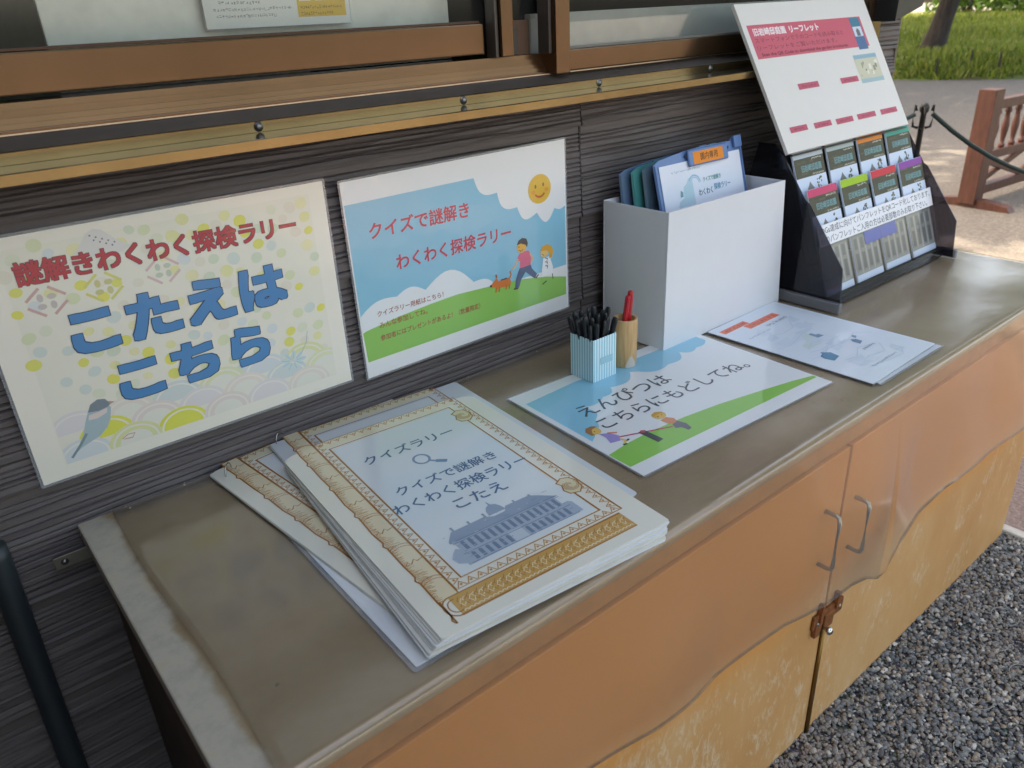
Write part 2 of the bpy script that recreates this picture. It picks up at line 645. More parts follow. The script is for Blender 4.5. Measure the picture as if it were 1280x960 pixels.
# ---------------------------------------------------------------- grass bank
def bank_z(x, y):
    d = (x - 13.35) * 0.948 + (y - 4.4) * 0.317 + 0.25 * math.sin(y * 1.7)
    if d <= 0:
        return GZ - 0.02 + 0.02 * d
    return GZ + 0.30 * (1 - math.exp(-d / 0.7)) + 0.026 * min(d, 9) - 0.02 * max(0, d - 11) + 0.05 * math.sin(x * 1.3 + y * .7) * min(1, d)
XS = [12 + .35 * i for i in range(40)] + [26.5 + 1.5 * i for i in range(20)]
YS = [-14 + .5 * i for i in range(80)]
V = [(x, y, bank_z(x, y)) for x in XS for y in YS]
F = [(i * 80 + j, (i + 1) * 80 + j, (i + 1) * 80 + j + 1, i * 80 + j + 1) for i in range(len(XS) - 1) for j in range(79)]
def bank_mat():
    m, nt, b = newmat('bank_soil')
    v = coords(nt)
    n1 = noise(nt, v, 1.1, 5, .7)
    n2 = noise(nt, v, 14, 4, .7)
    c = ramp(nt, n1, [(.35, '#4a4326'), (.5, '#4f5f24'), (.7, '#6a7d2f')])
    nt.links.new(mixc(nt, ramp(nt, n2, [(.4, (0, 0, 0)), (.7, (.7, .7, .7))]), c, '#3a4a1c'), b.inputs['Base Color'])
    b.inputs['Roughness'].default_value = 1
    bump(nt, b, n2, .8, .05)
    return m
o = obj('grass_bank', V, F, bank_mat(), smooth=True)
tag(o, 'grassy bank rising beyond the pale open ground', 'bank', kind='structure')
def blades(n):
    a = np.radians(15 + 17 * RNG.random(n))
    d = 12.6 + 15 * RNG.random(n) ** 1.5
    x = .0965 + d * np.cos(a) * 1.02
    y = -.996 + d * np.sin(a) * 1.02
    keep = np.array([((xx - 13.35) * .948 + (yy - 4.4) * .317 + .25 * math.sin(yy * 1.7)) > -.05 for xx, yy in zip(x, y)])
    x, y = x[keep], y[keep]
    n = len(x)
    z = np.array([bank_z(xx, yy) for xx, yy in zip(x, y)])
    h = .05 + .11 * RNG.random(n)
    w = .012 + .02 * RNG.random(n)
    t = RNG.random(n) * 6.283
    lx, ly = RNG.normal(0, .05, n), RNG.normal(0, .05, n)
    V = np.stack([np.stack([x - w * np.cos(t), y - w * np.sin(t), z - .01], 1), np.stack([x + w * np.cos(t), y + w * np.sin(t), z - .01], 1), np.stack([x + lx, y + ly, z + h], 1)], 1).reshape(-1, 3)
    me = bpy.data.meshes.new('grass')
    me.vertices.add(len(V)); me.vertices.foreach_set('co', V.ravel())
    me.loops.add(len(V)); me.loops.foreach_set('vertex_index', np.arange(len(V)))
    me.polygons.add(n); me.polygons.foreach_set('loop_start', np.arange(0, len(V), 3))
    me.update()
    at = me.attributes.new('tone', 'FLOAT', 'POINT')
    at.data.foreach_set('value', np.repeat(RNG.random(n), 3))
    return me
def leaf_mat(name, cols, trans=.35):
    m, nt, b = newmat(name)
    a = nt.nodes.new('ShaderNodeAttribute')
    a.attribute_name = 'tone'
    c = ramp(nt, a.outputs['Fac'], [(i / (len(cols) - 1), k) for i, k in enumerate(cols)])
    nt.links.new(c, b.inputs['Base Color'])
    b.inputs['Roughness'].default_value = .55
    out = nt.nodes['Material Output']
    tl = nt.nodes.new('ShaderNodeBsdfTranslucent')
    nt.links.new(c, tl.inputs[0])
    mx = nt.nodes.new('ShaderNodeMixShader')
    mx.inputs[0].default_value = trans
    nt.links.new(b.outputs[0], mx.inputs[1])
    nt.links.new(tl.outputs[0], mx.inputs[2])
    nt.links.new(mx.outputs[0], out.inputs['Surface'])
    return m
o = link('grass', blades(70000), leaf_mat('grass_blade', ['#46581b', '#667e28', '#8c963a', '#587022', '#9c9150']))
tag(o, 'short green grass and weeds covering the bank', 'grass', kind='stuff')

# ---------------------------------------------------------------- trees
def bark_mat():
    m, nt, b = newmat('bark')
    v = coords(nt, (1, 1, .25))
    n1 = noise(nt, v, 14, 5, .7)
    nt.links.new(ramp(nt, n1, [(.3, '#211c19'), (.55, '#3a322d'), (.8, '#52483f')]), b.inputs['Base Color'])
    b.inputs['Roughness'].default_value = .95
    bump(nt, b, n1, .9, .04)
    return m
BARK = bark_mat()
LEAF = leaf_mat('leaf', ['#2c4417', '#3f5f1f', '#55782a', '#6c8a33'], .4)
def leaf_cloud(centres, per, size, spread):
    n = len(centres) * per
    C = np.repeat(np.array(centres), per, 0)
    D = RNG.standard_normal((n, 3))
    D /= np.linalg.norm(D, axis=1)[:, None]
    P = C + D * (spread * RNG.random(n) ** .5)[:, None] * np.array([1, 1, .6])
    U = RNG.standard_normal((n, 3)); U /= np.linalg.norm(U, axis=1)[:, None]
    W = np.cross(U, RNG.standard_normal((n, 3))); W /= np.linalg.norm(W, axis=1)[:, None]
    s = (size * (.6 + .8 * RNG.random(n)))[:, None]
    V = np.stack([P - U * s, P + W * s * .5, P + U * s, P - W * s * .5], 1).reshape(-1, 3)
    me = bpy.data.meshes.new('crown')
    me.vertices.add(4 * n); me.vertices.foreach_set('co', V.ravel())
    me.loops.add(4 * n); me.loops.foreach_set('vertex_index', np.arange(4 * n))
    me.polygons.add(n); me.polygons.foreach_set('loop_start', np.arange(0, 4 * n, 4))
    me.update()
    at = me.attributes.new('tone', 'FLOAT', 'POINT')
    at.data.foreach_set('value', np.repeat(RNG.random(n), 4))
    me.materials.append(LEAF)
    return me
def crown_centres(R, zc, zr, n):
    out = []
    while len(out) < n:
        p = RNG.uniform(-1, 1, 3)
        r = np.linalg.norm(p)
        if .25 < r < 1:
            out.append((p[0] * R, p[1] * R, zc + p[2] * zr))
    return out
CC = crown_centres(4.4, 6.0, 2.0, 84)
CROWN = leaf_cloud(CC, 300, .12, .74)
def trunk_mesh(r, lean):
    bm = bmesh.new()
    top = (lean[0] * 4, lean[1] * 4, 4.6)
    zz = [-.4, 0, .12, .35, .8, 1.6, 2.6, 3.6, 4.6]
    rr = [1.6, 1.5, 1.3, 1.08, .96, .88, .8, .7, .5]
    tube([(lean[0] * max(0, z) * .87 + .05 * math.sin(z * 1.3), lean[1] * max(0, z) * .87, z) for z in zz], [r * k for k in rr], 14, bm=bm)
    for i in range(7):
        a = i * .9 + .3
        z0 = 2.6 + .28 * i
        p = Vector((lean[0] * z0 * .87, lean[1] * z0 * .87, z0))
        L = 3.2 - .2 * i
        tube([p, p + Vector((math.cos(a) * L * .5, math.sin(a) * L * .5, .9)), p + Vector((math.cos(a) * L, math.sin(a) * L, 2.2))], [r * .42, r * .26, r * .08], 8, bm=bm)
    for i in range(5):
        a = i * 1.3
        tube([(0, 0, .2), (math.cos(a) * r * 1.5, math.sin(a) * r * 1.5, .02), (math.cos(a) * r * 2.6, math.sin(a) * r * 2.6, -.2)], [r * .55, r * .4, r * .15], 7, bm=bm)
    me = bpy.data.meshes.new('trunk')
    bm.to_mesh(me); bm.free()
    me.materials.append(BARK)
    return me
T_A, T_B = trunk_mesh(.15, (.07, -.18)), trunk_mesh(.17, (0, .03))
def tree(x, y, rot, sc, tm, label, z=None):
    t = empty('tree', label, 'tree', 'trees around the open ground', loc=(x, y, bank_z(x, y) if z is None and x > 12 else GZ))
    t.rotation_euler.z = rot
    t.scale = (sc, sc, sc)
    link('trunk', tm, None, t, smooth=True)
    link('crown', CROWN, None, t)
    return t
tree(14.5, 5.45, 0.0, 1.0, T_A, 'dark leaning tree trunk standing at the foot of the grassy bank')
tree(8.6, 9.0, 1.1, .95, T_B, 'tree beyond the building whose crown shades the open ground')
tree(3.4, 9.2, 2.3, 1.0, T_B, 'tree behind the building nearest to its corner')
tree(11.8, 10.4, 3.6, 1.0, T_B, 'tree left of the leaning trunk, hidden by the building')
tree(16.4, 12.0, 4.4, 1.1, T_B, 'tree high on the bank behind the leaning trunk')
tree(14.2, 13.6, 2.9, 1.1, T_B, 'tree hidden behind the building, farthest up the bank')
tree(10.4, 3.3 - 6.5, 5.2, .9, T_B, 'tree on the open ground to the right of the barrier')
tree(4.5, -11.5, .6, 1.0, T_A, 'tree reflected in the right-hand window pane')
tree(-5.0, -12.5, 1.9, 1.0, T_B, 'tree reflected in the left-hand window pane')
# bushes on top of the bank
def bush(x, y, s, seed, label):
    r = np.random.default_rng(seed)
    cs = []
    while len(cs) < 46:
        p = r.uniform(-1, 1, 3)
        if np.linalg.norm(p) < 1:
            cs.append((p[0] * 1.3, p[1] * 1.3, .8 + p[2] * .75))
    t = empty('bush', label, 'bush', 'bushes on the bank', loc=(x, y, bank_z(x, y)))
    t.scale = (s, s, s)
    link('foliage', leaf_cloud(cs, 60, .075, .34), None, t)
    bm = bmesh.new()
    for i in range(6):
        a = i * 1.05
        tube([(0, 0, -.1), (.2 * math.cos(a), .2 * math.sin(a), .5), (.6 * math.cos(a), .6 * math.sin(a), 1.2)], [.03, .02, .006], 6, bm=bm)
    bm_obj('stem', bm, BARK, t)
bush(24.0, 7.3, 1.15, 1, 'dark bush at the top right corner on the bank crest')
bush(25.5, 9.6, 1.2, 2, 'dark bush on the bank crest behind the leaning trunk')
bush(23.2, 5.6, 1.0, 3, 'smaller bush at the right edge of the bank crest')
# little stakes at the foot of the bank
for i, (px, py) in enumerate([(12.05, 4.34), (12.45, 4.03), (12.55, 3.66)]):
    px, py = px + 1.05, py + .36
    bm = tube([(0, 0, -.1), (.01, 0, .16), (.012, .004, .22)], [.018, .016, .010], 8)
    o = bm_obj('stake', bm, BARK)
    o.location = (px, py, bank_z(px, py) + .02)
    tag(o, ['short dark stake at the bank foot just below the leaning trunk', 'middle one of the three short dark stakes at the bank foot', 'rightmost of the three short dark stakes at the bank foot'][i], 'stake', 'stakes along the bank')

# =================================================================== BUILDING
def siding_mat():
    m, nt, b = newmat('siding_brown')
    v = coords(nt, (2.5, 40, 40))
    n1 = noise(nt, v, 3, 5, .65)
    v2 = coords(nt)
    n2 = noise(nt, v2, 2.2, 3)
    c = ramp(nt, n1, [(.25, '#4e4644'), (.5, '#5f5653'), (.8, '#736a66')])
    nt.links.new(mixc(nt, ramp(nt, n2, [(.4, (0, 0, 0)), (.7, (.35, .35, .35))]), c, '#565057'), b.inputs['Base Color'])
    b.inputs['Roughness'].default_value = .55
    bump(nt, b, n1, .5, .0015)
    # tiny pale specks of dirt
    return m
SIDING = siding_mat()
bld = empty('garden_office', 'dark brown sided building with bronze sliding windows behind the counter', 'building', loc=(0, 0, GZ))
bld_inv = Matrix.Translation((0, 0, -GZ))
def bpart(o):
    o.parent = bld
    o.matrix_parent_inverse = bld_inv
    return o
def siding_mesh(length, height, seed):
    """One lap-siding board with pressed horizontal ribs; origin at its left bottom, front towards -y."""
    r = random.Random(seed)
    prof = [(0.0, 0.004), (0.0, -.0085), (.004, -.0095)]
    z = .008
    while z < height - .014:
        tilt = -.0085 + .0065 * z / height
        gw = r.uniform(.0032, .0050)
        gap = r.choice((.0025, .0035, .0040, .0050, .0070))
        dep = r.uniform(.0014, .0034)
        prof += [(z, tilt), (z + gw * .45, tilt + dep), (z + gw, tilt - .0003)]
        z += gw + gap
    prof += [(height - .004, -.0022), (height, -.0012), (height, .004)]
    nx = max(8, int(length / .045))
    V, F = [], []
    ph = [r.uniform(0, 6.28) for _ in prof]
    for i in range(nx + 1):
        x = length * i / nx
        for k, (zz, yy) in enumerate(prof):
            wob = .0011 * math.sin(x * 9 + ph[k // 3 * 3 % len(ph)]) + .0006 * math.sin(x * 31 + ph[k // 3 * 3 % len(ph)] * 2) if 2 < k < len(prof) - 3 else 0
            dy = .0005 * math.sin(x * 23 + ph[k]) if 2 < k < len(prof) - 3 else 0
            V.append((x, yy + dy, zz + wob))
    n = len(prof)
    for i in range(nx):
        for k in range(n - 1):
            F.append((i * n + k, (i + 1) * n + k, (i + 1) * n + k + 1, i * n + k + 1))
    F.append(tuple(range(n)))
    F.append(tuple(range((nx + 1) * n - 1, nx * n - 1, -1)))
    me = bpy.data.meshes.new('siding_board')
    me.from_pydata(V, [], F)
    me.materials.append(SIDING)
    return me
LAPS = [-.712, -.557, -.402, -.247, -.092, .063, .218]
JX = 1.0545
meshL = [siding_mesh(1.2535, .157, s) for s in (11, 12, 13)]
meshR = [siding_mesh(1.068, .157, s) for s in (21, 22, 23)]
for i, z in enumerate(LAPS):
    for me, x in ((meshL[i % 3], -.20), (meshR[(i + 1) % 3], JX + .0025)):
        o = link('siding_board', me, None)
        o.location = (x, 0, z)
        bpart(o)
topL, topR = siding_mesh(1.2535, .055, 31), siding_mesh(1.068, .055, 32)
for me, x in ((topL, -.20), (topR, JX + .0025)):
    o = link('siding_board', me, None)
    o.location = (x, 0, .373)
    bpart(o)
sideM = [siding_mesh(.098, .157, s) for s in (41, 42)]
for k in range(9):                                     # strip right of the window
    o = link('siding_board', sideM[k % 2], None)
    o.location = (2.024, 0, .43 + .155 * k)
    bpart(o)
endM = [siding_mesh(3.0, .157, s) for s in (51, 52)]
for k in range(16):                                    # the end wall towards the barrier
    o = link('siding_board', endM[k % 2], None)
    o.rotation_euler.z = math.radians(90)
    o.location = (2.117, .012, -.712 + .155 * k)
    bpart(o)
DARKB = plain('dark_backing', '#2b2726', .8)
bpart(box('wall_core', -.20, 2.112, .005, .075, GZ, .42, DARKB, bev=0))
bpart(box('wall_core', -.20, 2.112, .005, .10, 1.30, 2.05, SIDING, bev=0))
bpart(box('wall_core', 2.024, 2.112, .005, 3.0, .42, 1.30, DARKB, bev=0))
bpart(box('wall_core', 2.03, 2.111, .08, 3.0, GZ, .42, DARKB, bev=0))
bpart(box('wall_core', -.20, 2.10, 3.0, 3.06, GZ, 2.05, plain('room_wall', '#8b8a82', .8), bev=0))
bpart(box('corner_trim', 2.118, 2.128, -.006, .016, GZ, 2.05, plain('corner_brown', '#54483f', .5), bev=.002))
bpart(box('joint_filler', JX - .001, JX + .0022, -.0045, .004, -.712, .425, plain('joint_brown', '#3d3735', .7), bev=0))
# unseen wing, added forward on the left to darken that side, and the deep eave
retM = [siding_mesh(1.25, .157, s) for s in (61, 62)]
for k in range(17):
    o = link('siding_board', retM[k % 2], None)
    o.rotation_euler.z = math.radians(90)
    o.location = (-.105, -1.25, -.712 + .155 * k)
    bpart(o)
bpart(box('shade_wing', -2.4, -.110, -1.25, 3.0, GZ, 2.05, SIDING, bev=0))
EAVE = plain('eave_boards', '#5a4c42', .7)
bpart(box('eave', -2.6, 2.75, -.66, 3.3, 2.05, 2.15, EAVE, bev=.004))
bpart(box('gutter', -2.6, 2.75, -.76, -.665, 2.03, 2.13, plain('gutter_brown', '#4a3c33', .4), bev=.008))
bpart(obj('roof', [(-2.6, -.66, 2.16), (2.75, -.66, 2.16), (2.75, 3.3, 2.16), (-2.6, 3.3, 2.16), (-1.4, 1.2, 3.4), (1.4, 1.2, 3.4)],
          [(0, 1, 5, 4), (1, 2, 5), (2, 3, 4, 5), (3, 0, 4), (0, 3, 2, 1)], plain('roof_tile', '#3c3d40', .6)))

# ---- sill and sliding windows
BRONZE = plain('bronze_aluminium', '#715843', .22, .85, var=.1, scale=8)
BRONZE_D = plain('bronze_dark', '#4c3a30', .38, .7, var=.1, scale=8)
GOLD = plain('gold_aluminium', '#917c58', .22, .85, var=.14, scale=9)
GREYM = plain('worn_aluminium', '#7a746a', .14, .55, var=.15, scale=14)
SEAL = plain('dark_sealant', '#544b45', .38)
bpart(extrude_x([(-.07, .420), (-.07, .4295), (-.068, .4305), (-.066, .4300), (.004, .4300), (.004, .42)], -.15, 1.925, 'sill_ledge', GREYM))
bpart(extrude_x([(-.0712, .4195), (-.0712, .4302), (-.0685, .4312), (-.0703, .4195)], -.15, 1.926, 'sill_lip', GOLD))
sill = bpart(extrude_x([(.0015, .4303), (.0015, .4425), (.0035, .4435), (.030, .4435), (.030, .4303)], -.15, 1.925, 'sill_upstand', GOLD))
bpart(extrude_x([(.004, .4438), (.0265, .456), (.031, .456), (.031, .4438)], -.15, 1.925, 'sealant_strip', SEAL))
prof = [(.027, .4563), (.027, .461), (.0275, .4620), (.033, .4620), (.0335, .4675), (.037, .4675), (.0375, .4735), (.041, .4735), (.0415, .481), (.045, .481), (.0455, .4885), (.10, .4885), (.10, .4563)]
bpart(extrude_x(prof, -.15, 1.925, 'window_track', BRONZE))
bpart(extrude_x([(.0262, .4570), (.0262, .4585), (.0269, .4585), (.0269, .4570)], -.15, 1.925, 'bright_edge', plain('bare_aluminium', '#b9b2a6', .3, .9)))
SCREW = plain('screw_steel', '#8d8a85', .3, .9)
for x in (.498, .820, 1.107, 1.41, .19):
    bm = lathe([(0, .0026), (.0022, .0024), (.0040, .0012), (.0042, 0), (.0062, 0), (.0062, -.0004), (0, -.0004)], 16)
    s = bm_obj('screw', bm, SCREW, sill, smooth=True)
    s.matrix_local = Matrix.Translation((x, .0010, .4368)) @ Matrix.Rotation(math.radians(90), 4, 'X')

GLASS = clear('window_glass', (.96, .975, .965), .012, (.6, .62, .6), .01, f0=.05)
win = empty('sliding_window')
win.location = (0, .05, .4563)
bpart(win)
win_inv = Matrix.Translation((0, -.05, -.4563)) @ bld_inv
def wpart(o):
    o.parent = win
    o.matrix_parent_inverse = Matrix.Translation((0, -.05, -.4563))
    return o
wpart(box('bottom_rail', -.15, .905, .052, .078, .4945, .5385, BRONZE, bev=.002))
wpart(box('glazing_bead', -.15, .90, .056, .062, .5388, .5425, BRONZE_D, bev=.0006))
wpart(box('pane', -.15, .93, .064, .067, .5387, 1.28, GLASS, bev=0))
wpart(box('stile', .922, .946, .029, .062, .4890, 1.28, BRONZE, bev=.002))
wpart(box('stile_edge_seal', .9145, .9205, .036, .060, .4890, 1.28, SEAL, bev=.001))
wpart(box('stile_panel', .9465, .990, .044, .062, .4890, .5405, BRONZE_D, bev=.001))
wpart(box('narrow_pane', .9465, 1.012, .053, .056, .541, 1.28, GLASS, bev=0))
wpart(box('stile', 1.016, 1.047, .008, .048, .4570, 1.28, BRONZE, bev=.002))
wpart(box('stile_gap_seal', 1.0095, 1.0155, .018, .045, .4890, 1.28, SEAL, bev=.001))
wpart(box('bottom_rail', 1.0475, 1.962, .0135, .044, .4600, .4925, BRONZE, bev=.002))
wpart(box('glazing_bead', 1.0475, 1.05, .020, .030, .4930, 1.28, plain('grey_bead', '#77736c', .5), bev=.0008))
wpart(box('glazing_bead', 1.0505, 1.962, .018, .028, .4930, .4965, plain('grey_bead', '#77736c', .5), bev=.0008))
wpart(box('pane', 1.0505, 1.962, .030, .033, .4970, 1.28, GLASS, bev=0))
wpart(box('jamb', 1.9625, 2.0225, -.010, .075, .432, 1.30, BRONZE, bev=.003))
wpart(box('head_rail', -.15, 1.962, .010, .078, 1.281, 1.30, BRONZE, bev=.002))
wpart(box('lock_block', .9475, .958, .034, .0435, .4895, .53, plain('lock_black', '#1e1c1b', .4), bev=.002))
o = box('counter_panel', 1.02, 1.96, .075, .09, .47, .548, plain('counter_grey', '#a2a19a', .5), bev=.002)
bpart(o)
o = box('room_floor', -.18, 2.02, .11, 2.98, GZ + .01, GZ + .03, plain('room_floor', '#5d5a54', .7), bev=0)
bpart(o)
# things inside the window
o = box('display_panel', .308, .887, .118, .128, .489, 1.02, plain('panel_white', '#e8e5da', .5), bev=.002)
tag(o, 'plain off-white panel standing inside the left window', 'panel')
nt_ = empty('window_notice', 'white notice with a yellow block taped inside the left window', 'notice', mw=frame((.494, .108, .548), (1, 0, -.002), (0, 0, 1)))
sheet_base(nt_, 214, 300, '#e9e9e4', border=2, name='paper')
pg = Page(nt_, base=.0006)
pg.rect('yellow_block', '#e3b94a', 132, 12, 206, 118)
pg.next()
for x in (136, 160, 184):
    pg.rect('white_square', '#eceae0', x, 32, x + 17, 49)
pg.marks('small_print', '#6b5d2c', 136, 200, 22, 26, 18, 3)
pg.marks('small_print', '#6b5d2c', 136, 186, 14, 18, 14, 4)
for i, (a, b) in enumerate(((16, 100), (14, 124), (22, 80), (14, 110))):
    pg.marks('grey_print', '#8d8f90', a, b, 14 + i * 8, 18 + i * 8, int((b - a) / 4), 10 + i)
pg.build()
# dark pipe on the wall at the left and a bracket
o = bm_obj('drainpipe', tube([(.076, -.028, .018), (.0765, -.028, .0)] + [(.0765 - .002 * k, -.028 + 0 * k, -.08 * k) for k in range(1, 6)] + [(.066, -.028, GZ)], .0145, 16), plain('pipe_dark', '#2c3336', .45), smooth=True)
tag(o, 'dark upright pipe against the wall at the lower left', 'pipe')
# black bracket under the eave corner, at the upper right
pz = [(1.990, .62), (2.112, .62), (2.107, .535), (2.101, .521), (2.012, .501), (1.982, .494)]
bm = bmesh.new()
A = [bm.verts.new((x, -.062, z)) for x, z in pz]
B = [bm.verts.new((x, -.0105, z)) for x, z in pz]
bm.faces.new(A); bm.faces.new(B[::-1])
for i in range(6):
    bm.faces.new((A[i], B[i], B[(i + 1) % 6], A[(i + 1) % 6]))
bmesh.ops.recalc_face_normals(bm, faces=list(bm.faces))
o = bm_obj('wall_box', bm, plain('black_metal', '#1c1b1b', .45))
tag(o, 'black wedge-shaped box fixed to the building corner above the notice board', 'box')

# =================================================================== CABINET
def top_mat():
    m, nt, b = newmat('counter_top')
    v = coords(nt, (1, 1, 1))
    n1 = noise(nt, v, 5, 6, .65, .4)
    n2 = noise(nt, coords(nt, (3, 60, 10)), 4, 4, .6)
    c = ramp(nt, n1, [(.25, '#8a7050'), (.45, '#9a8260'), (.62, '#a69173'), (.8, '#ad9c81')])
    c = mixc(nt, ramp(nt, n2, [(.45, (0, 0, 0)), (.75, (.3, .3, .3))]), c, '#9b9080')
    sp = noise(nt, v, 55, 2, .5)
    c = mixc(nt, ramp(nt, sp, [(.74, (0, 0, 0)), (.78, (.6, .6, .6))]), c, '#4a3c2a')
    # worn grey strip left bare at the end: its own colour
    sx = nt.nodes.new('ShaderNodeSeparateXYZ')
    nt.links.new(coords(nt), sx.inputs[0])
    ad = nt.nodes.new('ShaderNodeMath'); ad.operation = 'MULTIPLY_ADD'
    nt.links.new(noise(nt, v, 9, 5, .6), ad.inputs[0]); ad.inputs[1].default_value = .05
    nt.links.new(sx.outputs['X'], ad.inputs[2])
    edge = ramp(nt, ad.outputs[0], [(.222, (1, 1, 1)), (.231, (0, 0, 0))])
    grey = ramp(nt, noise(nt, v, 38, 5, .7), [(.3, '#a8a090'), (.55, '#bdb3a2'), (.75, '#bfad88')])
    nt.links.new(mixc(nt, edge, c, grey), b.inputs['Base Color'])
    b.inputs['Roughness'].default_value = .62
    bump(nt, b, n1, .15, .003)
    return m
def door_mat():
    m, nt, b = newmat('ochre_board')
    v = coords(nt)
    base = ramp(nt, noise(nt, coords(nt, (1, 1, .45)), 3.2, 5, .65), [(.3, '#bb8650'), (.5, '#c5945e'), (.72, '#cda474')])
    scuff = noise(nt, coords(nt, (1.6, 1, .9)), 3.4, 6, .62, 1.0)
    streak = noise(nt, coords(nt, (12, 12, 5)), 7, 6, .75, .8)
    mul = nt.nodes.new('ShaderNodeMath'); mul.operation = 'MULTIPLY'
    nt.links.new(scuff, mul.inputs[0]); nt.links.new(streak, mul.inputs[1])
    white = ramp(nt, mul.outputs[0], [(.285, (0, 0, 0)), (.42, (.7, .7, .7))])
    sx = nt.nodes.new('ShaderNodeSeparateXYZ')
    nt.links.new(v, sx.inputs[0])
    # bleached and scuffed below the hem of the vinyl, still orange above it
    wv = nt.nodes.new('ShaderNodeMath'); wv.operation = 'MULTIPLY_ADD'
    nt.links.new(noise(nt, v, 2.6, 3), wv.inputs[0]); wv.inputs[1].default_value = .12
    nt.links.new(sx.outputs['Z'], wv.inputs[2])
    low = ramp(nt, wv.outputs[0], [(.0, (1, 1, 1)), (.01, (1, 1, 1))])
    mr = nt.nodes.new('ShaderNodeMapRange')
    mr.inputs['From Min'].default_value = -.22; mr.inputs['From Max'].default_value = -.31
    mr.inputs['To Min'].default_value = 0; mr.inputs['To Max'].default_value = 1
    nt.links.new(wv.outputs[0], mr.inputs['Value'])
    c = mixc(nt, mr.outputs[0], '#d18a3e', base)
    wm = nt.nodes.new('ShaderNodeMath'); wm.operation = 'MULTIPLY'
    sepw = nt.nodes.new('ShaderNodeSeparateColor'); nt.links.new(white, sepw.inputs[0])
    nt.links.new(sepw.outputs[0], wm.inputs[0]); nt.links.new(mr.outputs[0], wm.inputs[1])
    c = mixc(nt, wm.outputs[0], c, '#d9cbb2')
    # ground dirt splash along the bottom edge
    nt.links.new(c, b.inputs['Base Color'])
    b.inputs['Roughness'].default_value = .55
    bump(nt, b, streak, .12, .002)
    return m
TOP, DOOR = top_mat(), door_mat()
cab = empty('storage_cabinet', 'low ochre cabinet with worn brown top and two doors against the wall', 'cabinet', loc=(1.08, -.26, GZ))
cab_inv = Matrix.Translation((-1.08, .26, -GZ))
def cpart(o, par=None):
    o.parent = par or cab
    o.matrix_parent_inverse = cab_inv
    return o
cpart(box('top', .166, 2.022, -.523, -.010, -.026, -.0035, TOP, bev=.002))
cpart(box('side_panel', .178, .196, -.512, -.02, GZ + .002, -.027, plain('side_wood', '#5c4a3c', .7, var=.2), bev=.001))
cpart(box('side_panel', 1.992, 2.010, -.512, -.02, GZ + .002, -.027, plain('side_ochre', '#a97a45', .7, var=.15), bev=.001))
cpart(box('back_panel', .197, 1.991, -.032, -.022, GZ + .002, -.027, DARKB, bev=0))
cpart(box('bottom_shelf', .197, 1.991, -.505, -.033, GZ + .01, GZ + .03, DARKB, bev=0))
cpart(box('top_rail', .1975, 1.9905, -.5185, -.497, -.058, -.0265, plain('rail_ochre', '#b47a3d', .6, var=.12), bev=.001))
SL = 1.1185
def door(x0, x1, hx, hz0, hz1, name):
    d = cpart(box('door', x0, x1, -.5235, -.5055, GZ + .006, -.061, DOOR, bev=.0018))
    hm = tube([(hx, -.5225, hz1)] + [(hx, -.540, hz1), (hx, -.5455, hz1 - .002), (hx, -.548, hz1 - .009)] + [(hx, -.548, hz0 + .009), (hx, -.5455, hz0 + .002), (hx, -.540, hz0), (hx, -.5225, hz0)], .0036, 10)
    h = bm_obj('handle', hm, plain('handle_steel', '#a9a6a0', .3, .9), smooth=True)
    h.parent = d
    return d
door(.1985, SL - .0035, SL - .052, -.255, -.155, 'left')
door(SL + .0035, 1.9895, SL + .040, -.270, -.172, 'right')
RUST = plain('rusty_steel', '#8a5530', .6, .45, var=.35, scale=90, bmp=.3)
lat = empty('latch')
lat.location = (SL, -.525, -.388)
lat.parent = cab
lat.matrix_parent_inverse = cab_inv
bm = box_bm(-.044, .050, -.0045, .0005, -.014, .014, .0022)
box_bm(-.030, -.022, -.0085, .0005, -.004, .034, .001, bm=bm)
box_bm(.020, .028, -.0085, .0005, .004, .036, .001, bm=bm)
box_bm(-.038, -.020, -.0075, .0002, -.030, -.006, .002, bm=bm)
box_bm(-.012, .018, -.0075, .0002, -.026, .004, .002, bm=bm)
pl = bm_obj('hasp_plate', bm, RUST, lat)
pl.rotation_euler.y = math.radians(4)
for x, z in ((.036, .000), (-.030, -.004)):
    s = bm_obj('screw', lathe([(0, .003), (.003, .0024), (.0045, .0008), (.0047, 0), (0, 0)], 14), SCREW, pl, smooth=True)
    s.matrix_local = Matrix.Translation((x, -.0045, z)) @ Matrix.Rotation(math.radians(90), 4, 'X')
s = bm_obj('knob', lathe([(0, .0085), (.004, .0078), (.0068, .005), (.0072, .002), (.0055, -.001), (.003, -.003), (.003, -.008)], 18), plain('chrome', '#c9ccce', .12, 1.0), lat, smooth=True)
s.matrix_local = Matrix.Translation((-.012, -.014, -.020)) @ Matrix.Rotation(math.radians(80), 4, 'X')
o = bm_obj('drop_bolt', tube([(SL, -.5262, -.402), (SL, -.5262, GZ + .002)], .0036, 10), plain('brass_dark', '#8a6a3a', .35, .8), smooth=True)
cpart(o)
o = box('wall_bracket', .128, .178, -.0185, -.0165, -.052, -.034, plain('bracket_steel', '#8f8b80', .4, .8), bev=.0009)
cpart(o)
s = bm_obj('screw', lathe([(0, .002), (.003, .0016), (.0045, 0), (0, 0)], 12), SCREW, o, smooth=True)
s.matrix_local = Matrix.Translation((.140, -.0187, -.043)) @ Matrix.Rotation(math.radians(90), 4, 'X')

